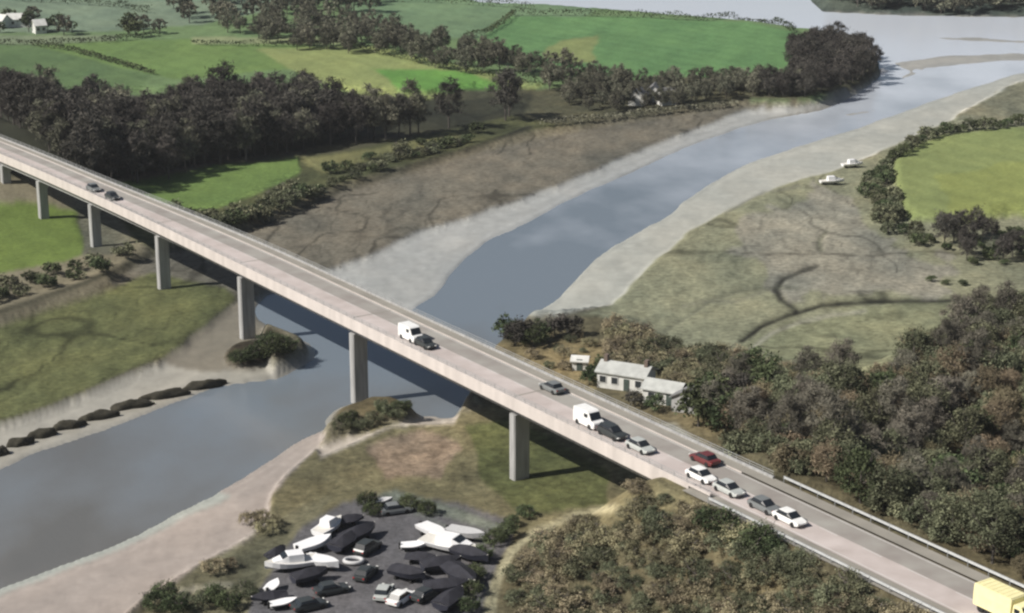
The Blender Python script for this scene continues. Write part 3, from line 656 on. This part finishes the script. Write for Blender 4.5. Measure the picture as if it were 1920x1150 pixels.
BT = [('big white motor cruiser at the right of the yard, bow down right', 846, 1035, -30, 7.6, 2.8, M_hull, True, False),
      ('white day boat directly above the big white cruiser', 812, 1008, -50, 4.6, 2.0, M_hull, False, False),
      ('short white boat left of the big white cruiser', 776, 1032, 0, 3.0, 1.7, M_hull, False, False),
      ('white cruiser at the left edge of the yard, bow pointing left', 548, 1068, 200, 6.2, 2.5, M_hull, True, False),
      ('white boat with cabin topmost in the left row of the yard', 618, 1000, 60, 4.8, 2.0, M_hull, True, False),
      ('open white boat between the topmost boat and the left cruiser', 590, 1032, 40, 4.6, 2.0, M_hull, False, False),
      ('white boat right beside the left cruiser, bow right', 604, 1066, -30, 4.6, 2.0, M_hull, False, False),
      ('small white boat lowest in the bottom left of the yard', 532, 1140, 20, 3.0, 1.4, M_hull, False, False),
      ('short white tender leftmost below the white cruiser', 512, 1108, 70, 2.4, 1.3, M_hull, False, False),
      ('navy boat under a dark cover right of the topmost white boat', 674, 1012, 50, 5.2, 2.3, M_hulld, False, True),
      ('covered navy boat between the two white boats on the left', 582, 1092, 30, 4.2, 2.0, M_hulld, False, True),
      ('covered dark boat at the lower right of the yard near the track', 866, 1092, -60, 6.0, 2.6, M_hulld, False, True),
      ('covered dark boat just below the big white cruiser', 828, 1070, 20, 4.6, 2.2, M_hulld, False, True),
      ('covered dark boat in the middle of the yard floor', 766, 1088, -30, 4.4, 2.2, M_hulld, False, True),
      ('grey open boat right of the big white cruiser beside the bushes', 874, 1012, -30, 5.0, 1.9, M_rub, False, False),
      ('covered dark boat at the right end of the dark row, beside the bushes', 884, 1052, -40, 5.0, 2.3, M_hulld, False, True),
      ('covered dark boat lowest of the dark boats on the right', 838, 1112, 10, 5.0, 2.4, M_hulld, False, True),
      ('covered dark boat above the black car, left of the dark off-roader', 648, 1028, 60, 4.4, 2.3, M_hulld, False, True),
      ('covered dark boat at the lowest left corner of the yard, bow left', 505, 1130, 200, 4.0, 2.0, M_hulld, False, True),
      ('covered dark boat beside the charcoal car at the yard bottom', 846, 1136, 60, 4.6, 2.3, M_hulld, False, True),
      ('covered dark boat left of the white and navy boats at the yard edge', 520, 1046, 60, 3.0, 1.7, M_hulld, False, True),
      ('covered dark boat at the top left corner of the yard', 655, 985, 20, 3.6, 1.9, M_hulld, False, True),
      ('covered dark boat between the short white boat and the dark middle boat', 790, 1056, -10, 3.6, 1.9, M_hulld, False, True),
      ('pale boat at the top of the yard by the bank', 716, 948, 10, 2.6, 1.3, M_rub, False, False)]
for lb, x, y, rz, L_, W_, hm, cb, cv in BT:
    put(boat(lb, L_ * 1.12, W_ * 1.2, 1.25 if L_ > 4 else .8, hm, cb, cv), x, y, R(rz))
# boats on the far shores
for lb, x, y, rz, L_ in (('white boat lying on the mud by the right shore, lower one', 1560, 346, 10, 6), ('white boat on the right shore above the lower one, by the hedge', 1598, 314, 15, 5.5), ('small white boat moored off the wooded headland', 1655, 140, 0, 3.5)):
    g = boat(lb, L_, 2.2, 1.0); g['group'] = 'boats along the river shores'; del g['group']; put(g, x, y, R(rz))
# dinghy ring
g = empty('inflatable_dinghy'); tag(g, 'round grey inflatable dinghy between dark vehicles in the yard', 'dinghy')
mb = MB(); k = 20; rg = []
for i in range(k):
    a = 2 * math.pi * i / k; c = Vector((math.cos(a) * 1.15, math.sin(a) * .85, .35)); n_ = Vector((math.cos(a), math.sin(a), 0))
    rg.append([c + n_ * .27 * math.cos(b) + Vector((0, 0, .27 * math.sin(b))) for b in [2 * math.pi * j / 8 for j in range(8)]])
rg.append(rg[0]); mb.loft(rg, cap=False); mb.obj('tube', M_rub, g, True)
MB().cyl((0, 0, .2), (0, 0, 1), .8, .06, 16).obj('floor_panel', M_tarp, g)
put(g, 663, 1056, 0)
YC = [('black car parked right of the round dinghy', 686, 1082, 70, 'dark', 0), ('dark car parked below the round dinghy, side on', 622, 1112, 25, 'dark', 0), ('dark off-roader parked above the round dinghy', 690, 1034, 60, 'dark', 1),
      ('grey car parked at the top of the yard by the fence', 742, 962, 20, 'grey', 0), ('black car at the bottom edge of the yard', 580, 1142, 30, 'dark', 0),
      ('white car parked at the lower middle of the yard', 752, 1128, 60, 'white', 0), ('silver car parked left of the white one at the yard bottom', 720, 1118, 80, 'silver', 0), ('charcoal car parked right of the white one at the yard bottom', 800, 1122, 50, 'dark', 0)]
for lb, x, y, rz, c, sv in YC:
    g = car(CAR[c], lb, suv=bool(sv)); g['group'] = 'cars parked in the boatyard'; put(g, x, y, R(rz), .01)

# ---------------------------------------------------------------- trees
def leafmat(name, c, var=.45, rand=.35, scale=.7, c2=None):
    return mat(name, c, .9, var, scale, rand=rand, c2=c2, spec=.1)
L_bare = leafmat('bare grey-brown twigs', (.055, .05, .047), c2=(.075, .07, .06))
L_bud = leafmat('olive budding twigs', (.08, .09, .052), c2=(.145, .152, .095))
L_brown = leafmat('russet winter scrub', (.13, .108, .068), c2=(.21, .178, .115))
L_green = leafmat('evergreen leaves', (.05, .065, .032), c2=(.08, .10, .05))
L_hedge = leafmat('hedge leaves', (.04, .055, .025), c2=(.065, .08, .04))
L_haze = leafmat('grey green twigs', (.10, .10, .075), c2=(.14, .14, .10))
L_straw = leafmat('straw brown scrub', (.175, .155, .095), c2=(.27, .24, .155))
L_grey = leafmat('pale grey twigs', (.09, .086, .07), c2=(.15, .14, .11))
M_bark = mat('grey bark', (.09, .08, .07), .9, .3, 3, rand=.3)
def tree_proto(name, seed, h, rad, leaf, n=1100, size=.32, trunk_r=.22, low=.25, label='', cat='tree', group='', long=1.0, clumps=46, wid=.55):
    r = random.Random(seed); g = empty(name, (0, 0, -50)); tag(g, label, cat, group)
    mb = MB(); ends = []
    top = Vector((r.uniform(-.3, .3), r.uniform(-.3, .3), h * .72))
    mb.tube((0, 0, -.6), (top.x * .5, top.y * .5, h * .4), trunk_r, trunk_r * .7, 7); mb.tube((top.x * .5, top.y * .5, h * .4), top, trunk_r * .7, trunk_r * .2, 6)
    for i in range(9):
        z0 = h * r.uniform(low * .8, .6); a = i * 2.4 + r.uniform(-.4, .4)
        p0 = Vector((0, 0, z0)); q = rad * r.uniform(.55, .85); p1 = Vector((math.cos(a) * q * .6, math.sin(a) * q * .6, z0 + h * .14)); p2 = Vector((math.cos(a) * q, math.sin(a) * q, min(h * .92, z0 + h * r.uniform(.22, .38))))
        mb.tube(p0, p1, trunk_r * .35, trunk_r * .22, 5); mb.tube(p1, p2, trunk_r * .22, .03, 4)
        for _ in range(2):
            p3 = p1.lerp(p2, r.random()) + Vector((r.uniform(-1, 1), r.uniform(-1, 1), r.uniform(.2, 1))) * rad * .3
            mb.tube(p1.lerp(p2, .5), p3, .05, .02, 3)
    mb.obj('trunk', M_bark, g)
    cr_ = MB(); C0 = []
    ex = [r.uniform(.75, 1.2) for _ in range(7)]
    for i in range(clumps):
        a = r.uniform(0, 2 * math.pi); e = math.asin(r.uniform(-.75, 1)); q = r.uniform(.35, 1) ** .5 * ex[int(a / 6.29 * 7)]
        zc = h * (low + (1 - low) * .5); hz = h * (1 - low) * .5
        C0.append((Vector((math.cos(a) * math.cos(e) * rad * q, math.sin(a) * math.cos(e) * rad * q, zc + math.sin(e) * hz * min(q, 1) * .92)), r.uniform(.14, .3) * rad))
    for i in range(n):
        c, cr0 = C0[r.randrange(clumps)]
        d = Vector((r.gauss(0, 1), r.gauss(0, 1), r.gauss(0, .8))); p = c + d * cr0 * .62
        if p.z < .1: p.z = .1 + r.random() * .3
        nn = Vector((r.gauss(0, 1), r.gauss(0, 1), r.gauss(0, 1) + .5)).normalized()
        sz = size * r.uniform(.5, 1.3)
        cr_.card(p, nn, r.uniform(0, 6.28), sz * wid, sz * long)
    cr_.obj('crown', leaf, g)
    return g
def scatter(poly, spacing, seed, jit=.45, ok=None):   # poly in picture outline on the ground
    w2 = [G(x, y) for x, y in poly]; P2 = [(p.x, p.y) for p in w2]
    x0 = min(p[0] for p in P2); x1 = max(p[0] for p in P2); y0 = min(p[1] for p in P2); y1 = max(p[1] for p in P2)
    r = random.Random(seed); out = []
    nx = int((x1 - x0) / spacing) + 1; ny = int((y1 - y0) / (spacing * .87)) + 1
    for j in range(ny):
        for i in range(nx):
            x = x0 + (i + (j % 2) * .5) * spacing + r.uniform(-jit, jit) * spacing; y = y0 + j * spacing * .87 + r.uniform(-jit, jit) * spacing
            if not bool(inpoly(np.array([x]), np.array([y]), P2)[0]): continue
            s, t_ = bst(x, y)
            if -3.5 < t_ < WD + 3.0: continue
            qx, qy = Qn(x, y, gz(x, y))
            if dline(np.array([qx]), np.array([qy]), PATHS[0][0])[0] < 46: continue
            if ok and not ok(x, y): continue
            out.append((x, y))
    return out
used = set()
def plant(protos, pts, seed, smin=.8, smax=1.2, sink=0, label=None, group=None, zmul=(.9, 1.15)):
    r = random.Random(seed); res = []
    for x, y in pts:
        g = r.choice(protos); sc_ = r.uniform(smin, smax); z = gz(x, y)
        if z < .15: continue
        k = (sc_, sc_, sc_ * r.uniform(*zmul))
        o = dup(g, (x, y, z - sink), r.uniform(0, 6.28), k)
        if label: o['label'] = label
        if group: o['group'] = group
        res.append(o)
    return res
GRP_W = 'bare trees of the dark woodland belt'
pw = [tree_proto('bare_tree', 10 + i, 12.5, 3.6, (L_bare, L_bare, L_haze, L_bare)[i], 2600, .34, .24, .12, 'bare grey-brown tree in the dark woodland belt beyond the bridge', 'tree', GRP_W, long=1.5, wid=.26, clumps=60) for i in range(4)]
belt = [(-60, 250), (60, 225), (160, 232), (260, 262), (400, 225), (560, 222), (680, 258), (800, 248), (900, 232), (985, 205), (975, 224), (870, 240), (760, 258), (640, 274), (400, 314), (215, 346), (120, 345), (-60, 300)]
n_w = plant(pw, scatter(belt, 5.2, 1), 2, .8, 1.2)
pb = [tree_proto('hedgerow_tree', 30 + i, 8, 3.0, L_haze, 1500, .36, .18, .1, 'grey-brown tree in the tree belt between the middle fields', 'tree', 'trees of the middle belt between fields', long=1.4, wid=.28, clumps=36) for i in range(3)]
midb = [[(420, 62), (560, 45), (700, 60), (800, 88), (930, 110), (1090, 150), (1180, 162), (1180, 178), (1040, 172), (960, 158), (850, 136), (720, 106), (600, 98), (520, 92)],
        [(1160, 160), (1300, 165), (1420, 150), (1500, 150), (1500, 182), (1400, 192), (1250, 205), (1120, 212), (1040, 205), (1060, 180)]]
for i, pl in enumerate(midb):
    plant(pb, scatter(pl, 8.0 if i == 0 else 6.0, 5 + i), 5 + i, *((.7, 1.15) if i == 0 else (.5, .85)), label=None if i == 0 else 'grey-brown tree on the strip between the big field and the mud', group=None if i == 0 else 'trees between the big field and the mud')
ph = [tree_proto('spreading_tree', 40 + i, 11, 4.2, L_bare, 2400, .38, .25, .08, 'brown bare tree on the wooded headland at the river bend', 'tree', 'trees of the wooded headland', long=1.4, wid=.28) for i in range(2)]
plant(ph, scatter([(1485, 95), (1540, 82), (1620, 100), (1655, 128), (1620, 158), (1540, 186), (1440, 190), (1400, 186), (1480, 160)], 5.0, 8), 8, .5, .78)
# hill wood right of the road
pbr_e = [tree_proto('thicket', 60 + i, 2.8, 2.1, (L_brown, L_bud)[i], 1800, .15, .08, .02, ('brown', 'olive')[i] + ' thicket on the verge between the far crash barrier and the wood', 'shrub', ('brown thickets on the far verge', 'olive thickets on the far verge')[i], clumps=34) for i in range(2)]
ptr = [tree_proto(('budding_tree', 'budding_tree', 'leafless_tree', 'twiggy_tree')[i], 50 + i, (8.5, 7.0, 9.5, 6.5)[i], (3.2, 3.4, 3.0, 2.8)[i], (L_bud, L_green, L_grey, L_brown)[i], (3600, 3200, 4200, 3800)[i], (.2, .24, .24, .2)[i], .2, .1, ('olive budding tree', 'dark green ivy-clad tree', 'grey bare tree', 'russet twiggy tree')[i] + ' in the wood right of the road', 'tree',
                  ('olive trees of the roadside wood', 'dark green trees of the roadside wood', 'grey trees of the roadside wood', 'russet trees of the roadside wood')[i], clumps=70, wid=(.5, .55, .2, .25)[i], long=(1, 1, 1.7, 1.5)[i]) for i in range(4)]
wood = [(1310, 800), (1330, 735), (1420, 740), (1560, 730), (1680, 720), (1780, 650), (1860, 610), (1950, 580), (1990, 640), (1990, 1150), (1960, 1120), (1850, 1075), (1700, 1000), (1560, 930), (1420, 860)]
plant([ptr[0], ptr[0], ptr[0], ptr[1], ptr[2], ptr[2], ptr[3], ptr[3], ptr[3]], scatter(wood, 3.7, 12), 12, .45, 1.02, zmul=(.8, 1.2))
edge = []
for k in range(110):
    s_ = rnd.uniform(14, 92); t_ = WD + 3.2 + rnd.uniform(0, 10) ** 1.0
    p = BR(s_, t_, 0); edge.append((p.x, p.y))
plant([pbr_e[0], pbr_e[1], pbr_e[1]], edge, 44, .6, 1.25)
# low scrub in front of the wood and behind the house
pbr = [tree_proto(('bramble', 'shrub', 'evergreen_bush')[i], 70 + i, 2.4, 2.1, (L_straw, L_bud, L_green)[i], 2400, .12, .08, .02, ('straw brown bramble shrub', 'olive scrub bush', 'dark evergreen bush')[i] + ' on the slope below the road', 'shrub',
                  ('straw brown shrubs of the near slope', 'olive shrubs of the near slope', 'green shrubs of the near slope')[i], clumps=34) for i in range(3)]
slope = [(1010, 1010), (1080, 975), (1170, 945), (1250, 925), (1330, 960), (1450, 1010), (1600, 1090), (1740, 1170), (1740, 1200), (1000, 1200), (960, 1180), (945, 1120), (965, 1060)]
plant([pbr[0], pbr[0], pbr[1], pbr[1]], scatter(slope, 2.05, 15, jit=.5), 15, .5, 1.1, zmul=(.6, 1.1))
plant([pbr[2], pbr[1]], scatter([(1240, 905), (1290, 915), (1420, 985), (1500, 1030), (1450, 1060), (1330, 1010), (1210, 950)], 2.6, 16), 16, .9, 1.3, label=None)
plant([pbr[0], pbr[1], pbr[0]], scatter([(1125, 690), (1140, 645), (1200, 640), (1290, 672), (1330, 730), (1290, 725), (1210, 700)], 2.6, 48), 48, .6, 1.1, label='brown bramble shrub on the bank directly above the whitish building', group='shrubs directly above the whitish building')
back = [(1120, 640), (1150, 612), (1240, 650), (1330, 668), (1420, 690), (1480, 700), (1580, 740), (1400, 760), (1330, 730), (1290, 690), (1180, 660)]
plant([pbr[0], pbr[1]], scatter(back, 3.1, 18), 18, .8, 1.3, label='brown bramble shrub on the bank behind the whitish building', group='shrubs behind the whitish building')
plant([pbr[0], pbr[1]], scatter([(960, 660), (1030, 650), (1080, 625), (1130, 640), (1110, 690), (1060, 700), (1010, 690)], 4.6, 19), 19, .35, .7, label='brown shrub between the river bushes and the white hut', group='shrubs by the white hut')
pg = [tree_proto(('evergreen_tree', 'bushy_tree')[i], 90 + i, 5, 2.6, (L_green, L_bare)[i], 1500, .25, .15, .04, ('dark evergreen bushy tree', 'dark bare bushy tree')[i] + ' on the riverbank beyond the bridge', 'tree', ('evergreen bushes on the riverbank', 'bare bushes on the riverbank')[i], clumps=40) for i in range(2)]
plant(pg, [tuple(G(x, y).xy) for x, y in ((950, 636), (980, 640), (1012, 638), (1040, 632), (1066, 630), (965, 648), (1000, 650))], 20, .75, 1.05)
plant(pg, [tuple(G(x, y).xy) for x, y in ((1112, 706), (1105, 722), (1126, 690), (1190, 764), (1228, 772))], 21, .35, .6, label='dark bush standing at the left gable of the long whitish building', group='bushes at the building gable')
plant(pg, [tuple(G(x, y).xy) for x, y in ((1320, 770), (1345, 790), (1360, 810), (1310, 800), (1340, 755), (1375, 770), (1395, 800))], 22, 1.0, 1.3, label='dark evergreen tree beside the grey shed at the edge of the wood', group='dark trees beside the grey shed')
# bushes under and along the dyke on the left
dyke = [(225, 418), (300, 420), (380, 425), (440, 432), (520, 400), (600, 365), (700, 325), (800, 295), (900, 262)]
pts = []
for (a0, b0), (a1, b1) in zip(dyke[:-1], dyke[1:]):
    for k in range(10): f = k / 10; pts.append(tuple(G(a0 + (a1 - a0) * f + rnd.uniform(-12, 12), b0 + (b1 - b0) * f - rnd.uniform(0, 14) * (1 if k % 3 else 2)).xy))
pdk = [tree_proto('dyke_shrub', 110 + i, 2.6, 2.2, (L_green, L_bud)[i], 800, .26, .1, .03, ('dark green', 'olive')[i] + ' shrub along the dyke on the far bank', 'shrub', ('dark shrubs along the dyke', 'olive shrubs along the dyke')[i], clumps=26) for i in range(2)]
plant(pdk, [p for p in pts if not (-3 < bst(*p)[1] < WD + 3)], 23, .35, 1.2)
plant(pdk, [tuple(G(x, y).xy) for x, y in ((20, 540), (60, 530), (0, 560), (100, 515), (140, 505), (180, 498), (230, 480), (40, 555), (90, 540), (140, 525), (190, 512), (-20, 570))], 24, .7, 1.1, label='dark shrub added for the shadow in the ditch left of the bridge piers', group='shrubs added for shadow left of the piers')  # dark shrubs added to stand in for shadow on the ground
# yard edge bushes
plant([pbr[2]], [tuple(G(x, y).xy) for x, y in ((690, 950), (700, 965), (960, 985), (950, 1005), (925, 1020), (905, 1050), (888, 1085), (882, 1115), (880, 1145), (985, 970), (770, 955), (800, 965), (935, 1010))], 25, .6, .9, label='dark bush along the edge of the boatyard', group='bushes round the boatyard')
plant([pbr[2], pbr[1]], [tuple(G(x, y).xy) for x, y in ((290, 1142), (310, 1125), (330, 1150), (360, 1140), (400, 1130), (430, 1142), (460, 1120))], 26, .7, 1.0, label='olive bush at the bottom left beside the pink mud', group='bushes beside the pink mud')
plant([pbr[0]], [tuple(G(x, y).xy) for x, y in ((470, 985), (492, 975), (515, 985), (500, 1000), (400, 1075), (430, 1065))], 27, .5, .8, label='low brown bush where the pink mud meets the yard bank', group='low bushes on the yard bank')
# marsh edge field hedge trees on the right
prh = [tree_proto('hedge_tree', 130 + i, 3.4, 2.2, (L_green, L_bud)[i], 900, .26, .12, .03, ('dark', 'olive')[i] + ' hedge tree round the light green field at right', 'hedge tree', ('dark hedge trees round the right field', 'olive hedge trees round the right field')[i], clumps=28) for i in range(2)]
line = [(1905, 236), (1860, 240), (1800, 246), (1750, 256), (1710, 276), (1680, 300), (1650, 330), (1640, 362), (1650, 392), (1665, 420)]
pts = []
for (a0, b0), (a1, b1) in zip(line[:-1], line[1:]):
    nk = max(2, int(math.hypot(a1 - a0, (b1 - b0) * 1.6) / 13))
    for k in range(nk): f = k / nk; pts.append(tuple(G(a0 + (a1 - a0) * f, b0 + (b1 - b0) * f + rnd.uniform(-3, 3)).xy))
plant(prh, pts, 28, .6, 1.0)
plant(prh, scatter([(1625, 330), (1668, 340), (1690, 425), (1760, 440), (1740, 470), (1660, 440), (1620, 380)], 4.4, 29), 29, .6, 1.0)
plant([ph[0]] + [pdk[0]], scatter([(1740, 455), (1800, 432), (1930, 430), (1990, 470), (1930, 510), (1830, 500)], 4.5, 30), 30, .4, .7, label='brown tree below the light green field at the right edge', group='trees below the right field')
plant(pdk, [tuple(G(x, y).xy) for x, y in ((1745, 528), (1772, 534), (1806, 536))], 31, .4, .5, label='tiny dark bush on the marsh near the right edge', group='tiny bushes on the marsh')
# hedges: one thing each
def hedge(label, line, hh=1.8, ww=1.1, m=L_hedge, dens=26, size=.3):
    pts = [G(x, y) for x, y in line]; c = pts[len(pts) // 2]; mb = MB(); r = random.Random(len(label) * 7 + int(line[0][0]))
    for a, b in zip(pts[:-1], pts[1:]):
        L_ = (b - a).length
        for k in range(int(L_ * dens * .5)):
            f = r.random(); p = a.lerp(b, f); z = gz(p.x, p.y); bulge = .7 + .5 * vnoise(np.array([p.x * .35]), np.array([p.y * .35]), 5)[0]
            q = Vector((p.x + r.gauss(0, ww * .45), p.y + r.gauss(0, ww * .45), z + hh * bulge * math.sqrt(r.random())))
            mb.card(q - c, Vector((r.gauss(0, 1), r.gauss(0, 1), r.gauss(0, 1) + .4)).normalized(), r.uniform(0, 6), size * r.uniform(.5, 1), size * r.uniform(.8, 1.4))
    o = mb.obj('hedge', m); o.location = c; tag(o, label, 'hedge'); return o
hedge('dark thin hedge running diagonally between the two left fields', [(60, 86), (130, 96), (200, 116), (290, 142)], 2.2)
hedge('hedge along the near side of the pale field strip at top left', [(-20, 84), (80, 85), (160, 80), (230, 76)], 2.0)
hedge('short hedge rising from the left fields to the dark tree clump', [(190, 82), (240, 76), (300, 68)], 2.4)
hedge('long straight hedge below the pale field strip at top middle', [(360, 84), (450, 87), (560, 88), (640, 84)], 2.0)
hedge('dark hedge slanting across the top middle fields', [(870, 74), (910, 66), (940, 48), (965, 28)], 2.6)
hedge('long hedge along the far side of the big green field by the water', [(965, 30), (1080, 30), (1200, 34), (1320, 40), (1420, 48), (1490, 62)], 3.0)
hedge('hedge along the far edge of the top left fields', [(20, 2), (120, 8), (220, 14), (280, 26)], 3.0)
hedge('dark hedge under the yellow-green middle field', [(640, 86), (720, 104), (830, 130), (930, 148), (1010, 160)], 2.6)
hedge('thin hedge along the shore side of the salt flats', [(1010, 238), (1120, 228), (1240, 214), (1380, 198)], 2.0, m=L_haze)
hedge('dark hedge at the top of the picture left of the far water', [(640, 6), (760, 4), (880, 10), (1000, 18)], 3.0)
# clumps far
pf = [tree_proto('field_tree', 150 + i, 7.5, 3.2, (L_green, L_haze)[i], 600, .5, .2, .06, ('dark green tree', 'grey green tree')[i] + ' among the hedges of the top left fields', 'tree', ('dark trees of the top left fields', 'pale trees of the top left fields')[i], clumps=26) for i in range(2)]
pts = [(18, 48), (54, 60), (62, 48), (90, 58), (110, 60), (120, 66), (240, 66), (255, 70), (270, 62), (300, 64), (245, 56), (0, 62), (135, 60)]
plant(pf, [tuple(G(x, y).xy) for x, y in pts], 33, .6, 1.0)
plant([pf[1]], scatter([(330, 8), (480, -15), (700, -20), (700, 30), (560, 40), (430, 56), (300, 40)], 13, 34), 34, .8, 1.3, label='grey green tree on the hazy rise at the top of the picture', group='trees on the hazy rise')
# far shore trees
pfs = tree_proto('far_tree', 160, 9, 5.0, L_haze, 600, .6, .2, .05, 'hazy tree on the far shore at the top right', 'tree', 'trees of the far shore', clumps=26)
plant([pfs], scatter([(1545, 14), (1700, 24), (1905, 28), (1990, 30), (1990, 0), (1700, -10), (1545, 0)], 8, 35), 35, .8, 1.3)
plant([pfs], scatter([(800, 0), (1000, 8), (1000, -20), (700, -30)], 14, 36), 36, .8, 1.1, label='hazy tree beyond the top middle hedge', group='trees beyond the top middle hedge')
# marsh-edge mud clumps along the left bank, near black all over
M_mudc = mat('near-black clump', (.035, .032, .022), .9, .3, 2, bump=.5)
LBL = ['leftmost', 'second from the left', 'third from the left', 'fourth from the left', 'fifth from the left', 'sixth from the left', 'seventh from the left', 'rightmost']
for i, (x, y, L_) in enumerate(((0, 852, 2.4), (38, 834, 3.4), (80, 818, 3.8), (128, 802, 4.2), (186, 784, 5.0), (246, 764, 5.6), (312, 744, 6.4), (384, 726, 6.0))):
    r = random.Random(200 + i); bm = bmesh.new(); bmesh.ops.create_icosphere(bm, subdivisions=3, radius=1)
    for v in bm.verts:
        n_ = v.co.normalized(); k = 1 + .22 * math.sin(n_.x * 5 + i) * math.cos(n_.y * 4 + 2 * i) + r.uniform(-.05, .05)
        v.co = Vector((n_.x * L_ * .62 * k, n_.y * 1.0 * k, n_.z * 1.1 * k))
    me = bpy.data.meshes.new('mud_clump'); bm.to_mesh(me); bm.free(); me.materials.append(M_mudc); me.shade_smooth()
    o = bpy.data.objects.new('mud_clump', me); col.objects.link(o); o.location = G(x, y, .1); o.rotation_euler = (0, 0, R(28)); tag(o, 'dark mud clump at the left water edge, ' + LBL[i] + ' of the row', 'mud clump', 'dark mud clumps along the left bank')
# dark weed mound bushes by the pier island
plant([pbr[2]], [tuple(G(x, y).xy) for x, y in ((505, 652), (525, 650), (518, 664), (490, 668), (468, 676), (540, 656), (450, 682), (535, 665), (500, 672))], 40, .9, 1.3, label='dark bush on the mound at the foot of the left river pier', group='bushes on the left pier mound')
plant([pbr[1], pbr[2]], [tuple(G(x, y).xy) for x, y in ((720, 776), (745, 772), (650, 796), (700, 792), (735, 782), (760, 770), (675, 802), (640, 806), (715, 765), (690, 800), (745, 784), (660, 786))], 41, .5, .8, label='low bush on the mound at the foot of the middle river pier', group='bushes on the middle pier mound')
# remove the hidden prototypes
for nm in [o.name for o in col.objects if o.type == 'EMPTY' and o.parent is None and o.location.z < -40]:
    o = bpy.data.objects[nm]
    for ch in list(o.children): bpy.data.objects.remove(ch)
    bpy.data.objects.remove(o)

# ---------------------------------------------------------------- haze
m = bpy.data.materials.new('pale air haze'); m.use_nodes = True; t = m.node_tree; t.nodes.clear()
pv = t.nodes.new('ShaderNodeVolumePrincipled'); pv.inputs['Density'].default_value = .00008; pv.inputs['Color'].default_value = (.9, .93, .96, 1); pv.inputs['Anisotropy'].default_value = .2
oo = t.nodes.new('ShaderNodeOutputMaterial'); t.links.new(pv.outputs[0], oo.inputs['Volume'])
hz = MB().box((0, 1500, 65), (8400, 3800, 140)).obj('haze', m); tag(hz, kind='stuff')
print('objects', len(col.objects))
